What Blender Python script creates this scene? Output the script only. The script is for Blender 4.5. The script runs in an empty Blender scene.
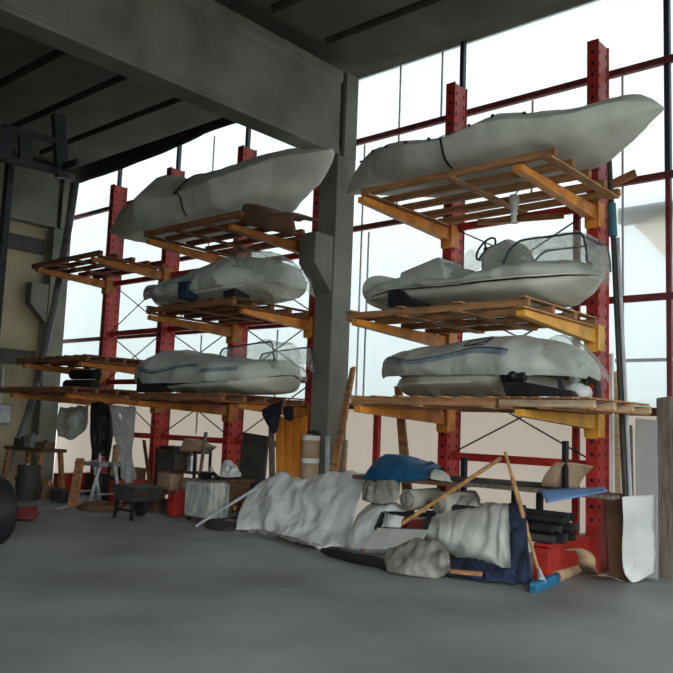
import bpy, math, random
from mathutils import Vector, Matrix, noise
random.seed(7)
S = bpy.context.scene
COL = S.collection

# ------------------------------------------------------------------ camera model (also used to read distances off the photo)
F, CX, EYE = 786.5, 336.5, 1.6
def _rot(yaw, pitch, roll):
    cy, sy = math.cos(yaw), math.sin(yaw)
    f = Vector((-sy, cy, 0)); r = Vector((cy, sy, 0)); u = Vector((0, 0, 1))
    f2 = f*math.cos(pitch)+u*math.sin(pitch); u2 = u*math.cos(pitch)-f*math.sin(pitch)
    return r*math.cos(roll)+u2*math.sin(roll), u2*math.cos(roll)-r*math.sin(roll), f2
RX, UP, FW = _rot(*[math.radians(a) for a in (41.30, 6.287, 2.18)])
def at(px, py, x=None, y=None, z=None):
    d = RX*((px-CX)/F)-UP*((py-CX)/F)+FW
    t = x/d.x if x is not None else (y/d.y if y is not None else (z-EYE)/d.z)
    return Vector((0, 0, EYE))+d*t
cam = bpy.data.cameras.new('camera'); co = bpy.data.objects.new('camera', cam); COL.objects.link(co)
co.matrix_world = Matrix(((RX.x, UP.x, -FW.x, 0), (RX.y, UP.y, -FW.y, 0), (RX.z, UP.z, -FW.z, EYE), (0, 0, 0, 1)))
cam.sensor_width = 36; cam.lens = 36*F/673; cam.clip_end = 500
S.camera = co
S.view_settings.view_transform = 'Standard'; S.view_settings.look = 'None'
S.view_settings.gamma = 1; S.view_settings.use_curve_mapping = False; S.view_settings.exposure = 0
try:
    S.cycles.use_denoising = True; S.cycles.max_bounces = 8; S.cycles.diffuse_bounces = 5
    S.cycles.transparent_max_bounces = 16; S.cycles.caustics_reflective = False; S.cycles.caustics_refractive = False
except Exception:
    pass

# ------------------------------------------------------------------ materials
def mat(name, c, rough=.6, var=.25, scale=4, metal=0, bump=.15, bscale=None, stretch=None, dirt=None, spec=.4):
    m = bpy.data.materials.new(name); m.use_nodes = True
    nt = m.node_tree; N = nt.nodes; L = nt.links; b = N['Principled BSDF']
    b.inputs['Roughness'].default_value = rough; b.inputs['Metallic'].default_value = metal
    b.inputs['Specular IOR Level'].default_value = spec
    tc = N.new('ShaderNodeTexCoord'); mp = N.new('ShaderNodeMapping'); L.new(tc.outputs['Object'], mp.inputs[0])
    if stretch: mp.inputs['Scale'].default_value = stretch
    n1 = N.new('ShaderNodeTexNoise'); n1.inputs['Scale'].default_value = scale; n1.inputs['Detail'].default_value = 6
    L.new(mp.outputs[0], n1.inputs['Vector'])
    r = N.new('ShaderNodeValToRGB'); L.new(n1.outputs['Fac'], r.inputs[0])
    d = dirt or tuple(v*(1-var*1.6) for v in c)
    r.color_ramp.elements[0].position = .3; r.color_ramp.elements[0].color = (*d, 1)
    r.color_ramp.elements[1].position = .68; r.color_ramp.elements[1].color = (*[min(1, v*(1+var*.5)) for v in c], 1)
    L.new(r.outputs[0], b.inputs['Base Color'])
    if bump:
        n2 = N.new('ShaderNodeTexNoise'); n2.inputs['Scale'].default_value = bscale or scale*6; n2.inputs['Detail'].default_value = 4
        L.new(mp.outputs[0], n2.inputs['Vector'])
        bp = N.new('ShaderNodeBump'); bp.inputs['Strength'].default_value = bump; bp.inputs['Distance'].default_value = .02
        L.new(n2.outputs['Fac'], bp.inputs['Height']); L.new(bp.outputs[0], b.inputs['Normal'])
    return m

def film(name, tint, clear, trans, glossy=.06, rough=.25, scale=3, var=.3):
    """thin sheet: part clear, part light-diffusing"""
    m = bpy.data.materials.new(name); m.use_nodes = True
    nt = m.node_tree; N = nt.nodes; L = nt.links; N.clear()
    out = N.new('ShaderNodeOutputMaterial')
    tr = N.new('ShaderNodeBsdfTransparent'); tr.inputs[0].default_value = (*[min(1, t*1.02) for t in tint], 1)
    tl = N.new('ShaderNodeBsdfTranslucent'); tl.inputs[0].default_value = (*tint, 1)
    df = N.new('ShaderNodeBsdfDiffuse'); df.inputs[0].default_value = (*[t*.85 for t in tint], 1)
    gl = N.new('ShaderNodeBsdfGlossy'); gl.inputs['Roughness'].default_value = rough
    a = N.new('ShaderNodeMixShader'); a.inputs[0].default_value = trans; L.new(df.outputs[0], a.inputs[1]); L.new(tl.outputs[0], a.inputs[2])
    b = N.new('ShaderNodeMixShader'); L.new(a.outputs[0], b.inputs[1]); L.new(tr.outputs[0], b.inputs[2])
    tc = N.new('ShaderNodeTexCoord'); n = N.new('ShaderNodeTexNoise'); n.inputs['Scale'].default_value = scale; n.inputs['Detail'].default_value = 5
    L.new(tc.outputs['Object'], n.inputs['Vector'])
    mr = N.new('ShaderNodeMapRange'); mr.inputs[1].default_value = .3; mr.inputs[2].default_value = .7
    mr.inputs[3].default_value = max(0, clear-var*.5); mr.inputs[4].default_value = min(1, clear+var*.5)
    L.new(n.outputs['Fac'], mr.inputs[0]); L.new(mr.outputs[0], b.inputs[0])
    g = N.new('ShaderNodeMixShader'); g.inputs[0].default_value = glossy; L.new(b.outputs[0], g.inputs[1]); L.new(gl.outputs[0], g.inputs[2])
    L.new(g.outputs[0], out.inputs[0])
    return m

M = dict(
    floor=mat('floor_concrete', (.30, .325, .31), .55, .30, .55, bump=.12, bscale=30, spec=.3),
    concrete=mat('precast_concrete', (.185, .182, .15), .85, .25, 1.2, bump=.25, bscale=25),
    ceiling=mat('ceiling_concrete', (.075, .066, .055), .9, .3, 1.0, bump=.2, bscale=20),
    yellow_wall=mat('yellowed_plaster', (.34, .29, .18), .9, .2, .8, bump=.15),
    red=mat('red_paint', (.40, .028, .022), .45, .3, 3, bump=.06),
    rail_red=mat('dark_red_rail_paint', (.17, .03, .035), .55, .3, 4, bump=.05),
    hole=mat('dark_slot', (.01, .008, .01), .9, .1, 3, bump=0),
    mullion=mat('dark_steel', (.035, .035, .055), .5, .2, 5, bump=.05),
    pale_steel=mat('pale_steel', (.48, .51, .53), .5, .2, 5, bump=.05),
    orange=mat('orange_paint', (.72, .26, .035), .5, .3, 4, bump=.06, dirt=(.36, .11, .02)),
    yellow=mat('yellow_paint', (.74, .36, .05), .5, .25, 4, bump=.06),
    orange_dim=mat('dimmed_orange_paint', (.44, .15, .022), .6, .35, 4, bump=.06, dirt=(.2, .06, .012)),  # arm paint darkened: dimness of the left rack put into the colour
    wood_red_dim=mat('dimmed_reddish_pallet_wood', (.24, .095, .04), .85, .35, 3, bump=.35, bscale=40, stretch=(1, 6, 6)),  # reddish pallet wood, with the left bay's dimness put into its colour
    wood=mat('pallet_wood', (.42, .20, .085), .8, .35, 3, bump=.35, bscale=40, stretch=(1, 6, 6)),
    wood_y=mat('pallet_wood_cross', (.46, .24, .11), .8, .35, 3, bump=.35, bscale=40, stretch=(6, 1, 6)),
    wood_pale=mat('pale_wood', (.50, .36, .22), .8, .3, 3, bump=.3, bscale=40, stretch=(1, 6, 6)),
    wood_grey=mat('weathered_grey_timber', (.19, .16, .125), .9, .35, 4, bump=.5, bscale=30, stretch=(6, 6, .7)),
    wood_dark=mat('dark_wood', (.12, .06, .03), .8, .4, 4, bump=.3, stretch=(5, 5, 1)),
    brown=mat('brown_board', (.16, .085, .05), .8, .25, 2, bump=.2),
    handle=mat('handle_wood', (.50, .28, .11), .6, .3, 5, bump=.15, stretch=(3, 3, 1)),
    plank_orange=mat('orange_plank', (.78, .27, .03), .6, .15, 3, bump=.2, stretch=(6, 6, .8)),
    tarp=mat('grey_tarpaulin', (.56, .57, .50), .62, .2, 1.6, bump=.25, bscale=9),
    cover=mat('pale_boat_cover', (.44, .45, .405), .5, .18, 2.2, bump=.3, bscale=12),
    hull=mat('cream_hull', (.46, .45, .38), .35, .15, 1.5, bump=.04),
    hull_line=mat('light_hull_strake', (.72, .70, .63), .35, .1, 2, bump=0),
    stripe=mat('blue_grey_stripe', (.20, .26, .30), .55, .2, 4, bump=.1),
    stripe_edge=mat('dark_stripe_edge', (.035, .045, .06), .55, .2, 4, bump=.1),
    seat=mat('grey_vinyl', (.36, .37, .33), .5, .15, 4, bump=.1),
    black=mat('black_rubber', (.014, .014, .016), .6, .3, 5, bump=.15),
    blackmetal=mat('black_metal', (.02, .02, .023), .45, .3, 5, bump=.1, metal=.3),
    steel=mat('galvanised_steel', (.45, .47, .48), .4, .25, 7, bump=.1, metal=.7),
    white=mat('white_plastic', (.68, .69, .66), .45, .15, 4, bump=.1),
    sheetwhite=mat('white_tarp_sheet', (.66, .68, .66), .38, .15, 2.2, bump=.25, bscale=10),
    sheetgrey=mat('off_white_sheet', (.52, .53, .48), .5, .2, 2.4, bump=.3, bscale=10),
    oldmat=mat('old_beige_mat', (.36, .34, .285), .8, .3, 4, bump=.3),
    greybag=mat('dull_grey_sack', (.28, .27, .235), .6, .3, 4, bump=.35, bscale=18),
    bluetarp=mat('blue_tarp', (.012, .085, .19), .45, .3, 4, bump=.35, bscale=14),
    bluedark=mat('dark_blue_cloth', (.018, .03, .065), .8, .4, 5, bump=.3),
    bluesheet=mat('light_blue_board', (.13, .25, .46), .5, .15, 3, bump=.05),
    bluebroom=mat('blue_broom_head', (.02, .17, .33), .6, .25, 8, bump=.4, bscale=60),
    navy=mat('navy_cloth', (.01, .012, .03), .85, .3, 5, bump=.2),
    dark=mat('dark_board', (.05, .047, .042), .7, .3, 3, bump=.15),
    grey=mat('mid_grey_paint', (.20, .21, .21), .6, .25, 4, bump=.1),
    cardboard=mat('cardboard', (.38, .26, .16), .85, .25, 4, bump=.15),
    paper=mat('pale_paper', (.60, .60, .56), .8, .15, 4, bump=.1),
    stain=mat('stained_white_paint', (.50, .49, .41), .6, .3, 5, bump=.1, dirt=(.16, .20, .22), stretch=(3, 3, .8)),
    redplastic=mat('red_plastic', (.40, .02, .02), .5, .3, 4, bump=.1),
    teal=mat('teal_tape', (.03, .16, .20), .5, .2, 6, bump=.1),
    beige_sheet=mat('beige_wall_board', (.62, .55, .47), .7, .12, .9, bump=.05),
    ground=mat('outside_ground', (.40, .37, .33), .95, .2, .2, bump=.1),
    hedge=mat('distant_hedge', (.16, .19, .16), .95, .3, .3, bump=.2),
    pane=film('translucent_wall_sheet', (.90, .955, .96), .60, .8, .03, .35, .9, .10),
    lowpane=film('dull_lower_wall_sheet', (.78, .735, .68), .12, .72, .02, .4, .8, .06),
    wrap=film('clear_plastic_wrap', (.80, .82, .79), .76, .5, .09, .2, 6, .3),
    lightcloth=film('thin_pale_cloth', (.92, .86, .80), .45, .95, .0, .4, 3, .1),
    poly=film('milky_polythene', (.74, .76, .76), .14, .5, .07, .25, 3, .16),
)

# ------------------------------------------------------------------ mesh builder
class MB:
    def __init__(s): s.v = []; s.f = []; s.m = []
    def add(s, vs, fs, m=0):
        o = len(s.v); s.v += [Vector(p) for p in vs]
        s.f += [tuple(o+i for i in f) for f in fs]; s.m += [m]*len(fs); return s
    def box(s, x0, x1, y0, y1, z0, z1, m=0):
        return s.add([(x, y, z) for x in (x0, x1) for y in (y0, y1) for z in (z0, z1)],
                     [(0, 1, 3, 2), (4, 6, 7, 5), (0, 4, 5, 1), (2, 3, 7, 6), (0, 2, 6, 4), (1, 5, 7, 3)], m)
    def bar(s, p0, p1, w, h, up=(0, 0, 1), m=0, w1=None, h1=None):
        p0, p1 = Vector(p0), Vector(p1); d = (p1-p0).normalized(); up = Vector(up)
        if abs(d.dot(up)) > .98: up = Vector((0, 1, 0))
        a = d.cross(up).normalized(); b = a.cross(d).normalized(); vs = []
        for p, ww, hh in ((p0, w, h), (p1, w1 or w, h1 or h)):
            vs += [p+a*ww/2*i+b*hh/2*j for i, j in ((-1, -1), (1, -1), (1, 1), (-1, 1))]
        return s.add(vs, [(0, 1, 2, 3), (7, 6, 5, 4), (0, 4, 5, 1), (1, 5, 6, 2), (2, 6, 7, 3), (3, 7, 4, 0)], m)
    def quadprism(s, pts, d, m=0):
        """polygon of 3D points swept by vector d"""
        n = len(pts); d = Vector(d); vs = [Vector(p) for p in pts]; vs += [p+d for p in vs]
        return s.add(vs, [tuple(range(n-1, -1, -1)), tuple(range(n, 2*n))]+[(i, (i+1) % n, n+(i+1) % n, n+i) for i in range(n)], m)
    def tube(s, pts, r, n=8, m=0, closed=False):
        pts = [Vector(p) for p in pts]; k = len(pts); rs = r if isinstance(r, (list, tuple)) else [r]*k
        vs = []; prev = None
        for i, p in enumerate(pts):
            if closed: d = pts[(i+1) % k]-pts[i-1]
            else: d = pts[min(i+1, k-1)]-pts[max(i-1, 0)]
            d = d.normalized()
            if prev is None:
                a = d.cross(Vector((0, 0, 1)))
                if a.length < .05: a = d.cross(Vector((0, 1, 0)))
            else: a = prev-d*prev.dot(d)
            a = a.normalized(); prev = a; b = d.cross(a)
            vs += [p+(a*math.cos(t)+b*math.sin(t))*rs[i] for t in [2*math.pi*j/n for j in range(n)]]
        fs = []
        for i in range(k if closed else k-1):
            j2 = (i+1) % k
            fs += [(i*n+j, i*n+(j+1) % n, j2*n+(j+1) % n, j2*n+j) for j in range(n)]
        if not closed: fs += [tuple(range(n-1, -1, -1)), tuple(range((k-1)*n, k*n))]
        return s.add(vs, fs, m)
    def grid(s, rows, m=0, closed=False, caps=False):
        a, b = len(rows), len(rows[0]); vs = [p for r in rows for p in r]; fs = []
        for i in range(a-1):
            for j in range(b if closed else b-1):
                fs.append((i*b+j, i*b+(j+1) % b, (i+1)*b+(j+1) % b, (i+1)*b+j))
        if caps: fs += [tuple(range(b-1, -1, -1)), tuple(range((a-1)*b, a*b))]
        return s.add(vs, fs, m)
    def ball(s, c, r, n=12, k=8, m=0):
        c = Vector(c); r = Vector(r if isinstance(r, (tuple, list)) else (r, r, r))
        return s.grid([[c+Vector((r.x*math.sin(math.pi*i/k+1e-3)*math.cos(2*math.pi*j/n), r.y*math.sin(math.pi*i/k+1e-3)*math.sin(2*math.pi*j/n), r.z*math.cos(math.pi*i/k))) for j in range(n)] for i in range(k+1)], m, True)
    def build(s, name, mats, parent=None, bevel=0, angle=35, solid=0, sub=0, pivot=None):
        if not isinstance(mats, (list, tuple)): mats = [mats]
        lo = Vector([min(p[i] for p in s.v) for i in range(3)]); hi = Vector([max(p[i] for p in s.v) for i in range(3)])
        pv = Vector(pivot) if pivot is not None else Vector(((lo.x+hi.x)/2, (lo.y+hi.y)/2, lo.z))
        me = bpy.data.meshes.new(name); me.from_pydata([p-pv for p in s.v], [], s.f)
        for mm in mats: me.materials.append(M[mm] if isinstance(mm, str) else mm)
        for p, k in zip(me.polygons, s.m): p.material_index = k; p.use_smooth = True
        me.update()
        import bmesh
        bm = bmesh.new(); bm.from_mesh(me); bmesh.ops.recalc_face_normals(bm, faces=bm.faces[:]); bm.to_mesh(me); bm.free()
        try: me.set_sharp_from_angle(angle=math.radians(angle))
        except Exception: pass
        o = bpy.data.objects.new(name, me); COL.objects.link(o)
        if parent is not None:
            o.parent = parent; o.location = pv-WP[parent.name]
        else: o.location = pv
        WP[o.name] = pv
        if solid:
            d = o.modifiers.new('thickness', 'SOLIDIFY'); d.thickness = solid; d.offset = 0
        if sub:
            d = o.modifiers.new('smooth', 'SUBSURF'); d.levels = sub; d.render_levels = sub
        if bevel:
            d = o.modifiers.new('bevel', 'BEVEL'); d.width = bevel; d.segments = 2; d.limit_method = 'ANGLE'; d.angle_limit = math.radians(40)
        return o
WP = {}
def tag(o, label, cat, group=None, kind=None):
    if label: o['label'] = label
    if cat: o['category'] = cat
    if group: o['group'] = group
    if kind: o['kind'] = kind
    return o
def thing(name, loc, label=None, cat=None, group=None, kind=None):
    o = bpy.data.objects.new(name, None); COL.objects.link(o); o.location = loc; o.empty_display_size = .2
    WP[o.name] = Vector(loc); return tag(o, label, cat, group, kind)
def copy_tree(o, parent=None):
    c = o.copy(); COL.objects.link(c); c.parent = parent
    for ch in list(o.children): copy_tree(ch, c)
    return c
def struct(o): o['kind'] = 'structure'; return o

def lerp(a, b, t): return a+(b-a)*t
def interp(pts, x):
    if x <= pts[0][0]: return pts[0][1]
    for (a, b), (c, d) in zip(pts, pts[1:]):
        if x <= c: return lerp(b, d, (x-a)/max(c-a, 1e-9))
    return pts[-1][1]
def spline(pts, n):
    """Catmull-Rom through pts, n samples"""
    pts = [Vector(p) for p in pts]; k = len(pts)-1; out = []
    for i in range(n):
        t = i/(n-1)*k; j = min(int(t), k-1); t -= j
        p1, p2 = pts[j], pts[j+1]; p0 = pts[j-1] if j else p1*2-p2; p3 = pts[j+2] if j+2 <= k else p2*2-p1
        out.append(.5*((2*p1)+(p2-p0)*t+(2*p0-5*p1+4*p2-p3)*t*t+(3*p1-p0-3*p2+p3)*t**3))
    return out
def fold(p, s=2.2, amp=.02):
    """cloth-like ridges"""
    q = Vector(p)*s
    a = 1-abs(noise.noise(q))*2.2; b = 1-abs(noise.noise(q*2.3+Vector((5, 1, 3))))*2.2
    return amp*(a*.75+b*.4-.4)
def linear(pts, n):
    pts = [Vector(p) for p in pts]; k = len(pts)-1
    return [lerp(pts[min(int(i/(n-1)*k), k-1)], pts[min(int(i/(n-1)*k), k-1)+1], i/(n-1)*k-min(int(i/(n-1)*k), k-1)) for i in range(n)]
def sheet(rails, nu, nv, amp=.02, s=2.5, seed=0, run=0, lin=False):
    spline = linear if lin else globals()['spline']
    """surface through a few rails of 3D points, with folds"""
    R = [spline(r, nu) for r in rails]; rows = []
    cols = [spline([r[i] for r in R], nv) for i in range(nu)]
    off = Vector((seed*3.1, seed*1.7, seed*.9))
    for i in range(nu):
        row = []
        for j in range(nv):
            a = cols[min(i+1, nu-1)][j]-cols[max(i-1, 0)][j]; b = cols[i][min(j+1, nv-1)]-cols[i][max(j-1, 0)]
            n = a.cross(b); n = n.normalized() if n.length > 1e-9 else Vector((0, 0, 1))
            edge = min(1, 5*min(i, nu-1-i)/nu+.15)
            if run:
                w_ = Vector((i/nu*run+.35*noise.noise((j/nv*3, i/nu*2, seed)), j/nv*run*.28+seed, seed*2.0))
                row.append(cols[i][j]+n*(fold(w_, s, amp)*.55+fold(cols[i][j]+off, 1.7, amp*.9)+fold(w_+Vector((3, 7, 1)), s*2.7, amp*.22))*edge); continue
            row.append(cols[i][j]+n*(fold(cols[i][j]+off, s, amp)+fold(cols[i][j]-off, s*2.8, amp*.4))*edge)
        rows.append(row)
    return rows

# ------------------------------------------------------------------ SETTING
WY = 9.70      # plane of the translucent wall
struct(MB().box(-120, 80, -60, 160, -.25, -.15).build('ground', 'ground'))
struct(MB().box(-17.2, 7.4, -6.4, 9.95, -.15, 0).build('floor', 'floor'))
# translucent back wall: rails, mullions, sheets
wb = struct(thing('wall_back', (-6, WY, 0)))
XL, XR = -17.2, 7.0
for z, hgt in ((6.27, .09), (4.79, .085), (3.28, .085), (1.88, .10)):
    MB().box(XL, XR, WY-.05, WY+.03, z-hgt/2, z+hgt/2).build('rail', 'rail_red', wb, .008)
MB().box(-3.85, XR, WY-.02, WY+.02, 2.49, 2.53).build('thin_rail', 'pale_steel', wb)
MX = [-15.25, -13.1, -10.97, -8.62, -6.19, -3.19, -.6, 2.2, 5.0]
for x in MX:
    MB().box(x-.035, x+.035, WY-.03, WY+.05, 4.79, 7.45).build('mullion', 'mullion', wb, .006)
    MB().box(x-.03, x+.03, WY-.03, WY+.05, 0, 4.79).build('mullion', 'rail_red' if x > -9 else 'mullion', wb, .006)
for x, z0, z1 in ((-7.35, 4.79, 7.4), (-6.55, 6.3, 7.4), (-11.95, 4.79, 7.2), (-5.02, 4.79, 6.2), (-8.05, 1.9, 6.2), (-7.9, 1.9, 4.7), (-12.0, 1.3, 3.2), (-9.9, 1.3, 3.2), (-3.75, 1.9, 6.3)):
    MB().box(x-.012, x+.012, WY-.02, WY-.0, z0, z1).build('dropper', 'pale_steel', wb)
MB().box(-7.62, -7.52, WY-.09, WY-.01, 0, 1.9).build('post', 'red', wb, .008)
ed = [XL]+MX+[XR]
for a, b in zip(ed, ed[1:]):
    MB().box(a, b, WY+.05, WY+.056, 1.93, 7.45).build('pane', 'pane', wb)
    MB().box(a, b, WY+.05, WY+.058, 0, 1.93).build('lower_pane', 'lowpane', wb)
# hedge and boards outside, seen hazily through the wall
rows = []
for i in range(90):
    x = -75+i*1.6; rows.append([Vector((x, 52+3*noise.noise((x*.2, 3, 0)), -.2)), Vector((x, 51.5, 2.4+1.0*noise.noise((x*.3, 1, 0)))),
                               Vector((x, 53, 3.6+1.3*noise.noise((x*.35, 2, 4)))), Vector((x, 56, 2))])
tag(MB().grid(rows).build('hedge', 'hedge'), 'hazy grey green hedge far outside beyond the translucent wall', 'hedge', kind='stuff')

def column(xr, nm, zt=7.18):
    x0, x1, y0, y1 = xr-.37, xr, 8.90, 9.34
    c = struct(thing(nm, (xr-.18, 9.1, 0)))
    MB().box(x0, x1, y0, y1, 0, 5.79).build('shaft', 'concrete', c, .015)
    MB().box(x1-.08, x1, y0+.15, y1, 5.79, zt).box(x0, x0+.08, y0+.15, y1, 5.79, zt).box(x0+.08, x1-.08, y1-.1, y1, 5.79, zt).build('fork_head', 'concrete', c, .008)
    yf = 8.48
    MB().quadprism([(x0+.02, yf, 4.0), (x0+.02, yf, 4.47), (x0+.02, y0, 4.47), (x0+.02, y0, 3.58), (x0+.02, yf+.02, 3.98)], (x1-x0-.04, 0, 0)).build('corbel', 'concrete', c, .012)
    return c
column(-7.93, 'column'); column(-16.5, 'column')
def beam(xr, nm):
    x0, x1 = xr-.35, xr-.05; y0, y1 = -6, 8.97; w = .03
    prof = [(x0-w, 5.80), (x1+w, 5.80), (x1+w, 5.865), (x1+.012, 5.875), (x1+.012, 5.93), (x1, 5.945), (x1, 6.95), (x1+w+.01, 7.0), (x1+w+.01, 7.16), (x0-w, 7.16), (x0-w, 7.0), (x0, 6.95), (x0, 5.93), (x0-w, 5.87)]
    b = MB().quadprism([(x, y0, z) for x, z in prof], (0, y1-y0, 0))
    b.box(x0+.09, x1-.09, y1, 9.2, 5.80, 7.16)
    return struct(b.build(nm, 'concrete', None, .008))
beam(-7.93, 'beam'); beam(-16.5, 'beam')
# ribbed precast ceiling (ribs run between the beams)
ce = struct(thing('ceiling', (-4, 0, 7.16)))
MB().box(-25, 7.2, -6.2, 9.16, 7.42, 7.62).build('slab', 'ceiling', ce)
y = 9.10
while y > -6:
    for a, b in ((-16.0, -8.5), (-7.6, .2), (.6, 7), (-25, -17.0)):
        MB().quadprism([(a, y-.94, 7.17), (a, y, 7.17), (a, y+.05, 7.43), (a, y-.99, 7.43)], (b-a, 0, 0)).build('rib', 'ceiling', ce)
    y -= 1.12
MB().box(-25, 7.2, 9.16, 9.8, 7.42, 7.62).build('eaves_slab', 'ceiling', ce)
# yellowed side wall below the second beam, and unseen hall walls, openings shaped to light the boats
wl = struct(thing('wall_left', (-16.5, 0, 0)))
MB().box(-16.95, -16.75, -9, 8.85, 0, 5.79).build('plaster', 'yellow_wall', wl)
MB().box(-16.75, -16.68, 1, 8.8, 5.16, 5.50).build('dark_rail', 'dark', wl)
MB().box(-16.75, -16.70, 1, 8.8, 2.62, 2.95).build('dark_rail', 'dark', wl)
struct(MB().box(-16.7, 0.0, -6.2, -6.0, 0, 7.5).box(0.0, 7.0, -6.2, -6, 6.3, 7.5).build('wall_front', 'concrete'))
struct(MB().box(7.0, 7.2, -6.0, 9.9, 6.3, 7.5).box(7.0, 7.2, 5, 9.9, 0, 6.3).build('wall_right', 'concrete'))
# sagging dark sheet along the head of the wall in the far bay
hd = [[at(px, py, y=9.5) for px, py in row] for row in (
    [(60, 172), (110, 152), (150, 138), (185, 124), (205, 118), (240, 108)], [(68, 187), (110, 173), (150, 158), (190, 141), (211, 131), (240, 122)])]
tag(MB().grid(sheet(hd, 30, 6, .03, 2)).build('hanging_sheet', 'dark', solid=.01), 'dark ragged sheet hanging along the top of the translucent wall under the ceiling', 'sheet')

# ------------------------------------------------------------------ RACKS
def rack(nm, label, xs, arms, beams, xb, loc):
    R = thing(nm, loc, label, 'rack', 'red cantilever boat racks')
    H = 6.45
    for x in xs:
        b = MB()
        x0, x1 = x-.075, x+.075
        b.box(x0, x1, 8.99, 9.01, 0, H).box(x0, x1, 9.30, 9.32, 0, H).box(x0+.012, x1-.012, 9.0, 9.31, 0, H-.01)
        z = .6
        while z < H-.1:
            for yy in (9.05, 9.24): b.box(x1-.012, x1-.008, yy-.014, yy+.014, z-.03, z+.02, 1)
            b.box(x-.02, x+.02, 8.984, 8.992, z-.02, z+.02, 1)
            z += .15
        b.build('upright', ['red', 'hole'], R, .006)
        yf = {-3.85: 7.93, -5.93: 8.25, -10.34: 8.0, -8.44: 8.55}.get(x, 8.25); xa = x-.19; xc = x-.02
        MB().box(xa, xc, yf, 9.30, .02, .06).box(xa, xc, yf, 9.30, .36, .41).box(xa+.06, xc-.06, yf+.02, 9.2, .05, .37).box(xa, xc, yf, yf+.03, .05, .38).box(xc-.03, xc-.024, yf+.03, 9.2, .06, .37).build('base_foot', 'red', R, .008)
    for x, zt, mt, ln in arms:
        b = MB(); yb, yt = 8.975, 8.975-ln
        for fx in (-.045, .045):        # two flanges
            b.quadprism([(x+fx-.006, yb, zt), (x+fx-.006, yt, zt), (x+fx-.006, yt, zt-.07), (x+fx-.006, yb, zt-.17)], (.012, 0, 0))
        b.quadprism([(x-.05, yb, zt-.012), (x-.05, yt, zt-.012), (x-.05, yt, zt), (x-.05, yb, zt)], (.10, 0, 0))
        b.quadprism([(x-.05, yb, zt-.17), (x-.05, yt, zt-.07), (x-.05, yt, zt-.06), (x-.05, yb, zt-.158)], (.10, 0, 0))
        b.box(x-.05, x+.05, yt-.012, yt, zt-.07, zt)
        a = b.build('arm', mt, R, .004)
        MB().box(x-.07, x+.07, 8.955, 8.985, zt-.28, zt+.06).box(x+.078, x+.088, 8.96, 9.16, zt-.26, zt+.05).box(x-.088, x-.078, 8.96, 9.16, zt-.26, zt+.05).build('bracket', mt, a, .004)
    for a, b in zip(xs, xs[1:]):
        for z in beams: MB().box(a+.075, b-.075, 9.13, 9.20, z-.05, z+.05).build('beam', 'red', R, .006)
        for z0, z1 in zip(beams, beams[1:]):
            MB().tube([(a+.08, 9.15, z0+.05), (b-.08, 9.15, z1-.05)], .011, 6).build('brace', 'mullion', R)
            MB().tube([(a+.08, 9.18, z1-.05), (b-.08, 9.18, z0+.05)], .011, 6).build('brace', 'mullion', R)
    return R
U2, U3 = -5.93, -3.85
R1 = rack('cantilever_rack', 'red cantilever rack with two tall uprights right of the concrete pillar', [U2, U3],
     [(U3, 4.33, 'orange', 1.86), (U2, 4.33, 'orange', 1.86), (U3, 2.83, 'yellow', 1.75), (U2, 2.83, 'orange', 1.9), (U3, 1.81, 'yellow', 1.75), (U2, 1.81, 'orange', 1.8)],
     [1.22, 2.27, 3.30, 4.38], 0, (-4.9, 9.1, 0))
MB().box(-4.2, -4.12, 9.21, 9.28, .3, 4.36).build('brace_post', 'red', R1, .006)
LX = [-14.38, -12.42, -10.34, -8.44]
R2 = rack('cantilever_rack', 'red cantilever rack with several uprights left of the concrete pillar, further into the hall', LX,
     [(LX[0], 4.38, 'orange_dim', 1.5), (LX[1], 4.38, 'orange_dim', 1.5), (LX[2], 4.38, 'orange_dim', 1.8), (LX[3]-.05, 4.38, 'orange_dim', 1.7),
      (LX[2], 3.18, 'orange_dim', 1.68), (LX[3]-.05, 3.2, 'orange', 1.4), (LX[0], 2.5, 'orange_dim', 1.6), (LX[1], 2.5, 'orange_dim', 1.6),
      (LX[0], 1.93, 'orange_dim', 1.8), (LX[1], 1.93, 'orange_dim', 1.8), (LX[2], 1.83, 'orange_dim', 1.8), (LX[3]-.05, 1.83, 'orange_dim', 1.4)],
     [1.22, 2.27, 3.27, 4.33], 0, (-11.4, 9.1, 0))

# ------------------------------------------------------------------ PALLETS
PG = 'long timber pallets lying on the rack arms'
def pallet(x0, x1, y0, y1, z, label, nlong=5, ncross=3, ntop=0, mats=('wood', 'wood_y')):
    P = thing('timber_pallet', ((x0+x1)/2, (y0+y1)/2, z), label, 'pallet', PG)
    for i in range(ncross):
        x = lerp(x0+.08, x1-.08, i/(ncross-1)); MB().box(x-.06, x+.06, y0, y1, z+.002, z+.024).build('bottom_board', mats[1], P, .003)
    for i in range(nlong):
        yy = lerp(y0+.05, y1-.05, i/(nlong-1)); MB().box(x0, x1, yy-.04, yy+.04, z+.024, z+.095+.01*random.random()).build('stringer', mats[0], P, .004)
    for i in range(ntop):
        x = lerp(x0+.06, x1-.06, i/(ntop-1))+random.uniform(-.02, .02); MB().box(x-.05, x+.05, y0-.01, y1, z+.106, z+.126).build('deck_board', mats[1], P, .003)
    return P
pallet(-5.98, -3.46, 7.14, 8.90, 4.345, 'orange lit slatted pallet under the highest tarped boat right of the pillar', 5, 3, 0)
pallet(-6.14, -3.74, 7.14, 8.90, 2.83, 'slatted pallet under the open boat with steering wheel', 4, 4, 4)
pallet(-6.02, -4.10, 7.14, 8.90, 1.81, 'slatted pallet under the bow of the low striped boat right of the pillar', 5, 3, 7)
pallet(-4.05, -3.05, 7.14, 8.70, 1.81, 'short pale pallet beside the tall thin pole at the right end of the lowest arms', 4, 3, 6, ('wood_pale', 'wood'))
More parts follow.
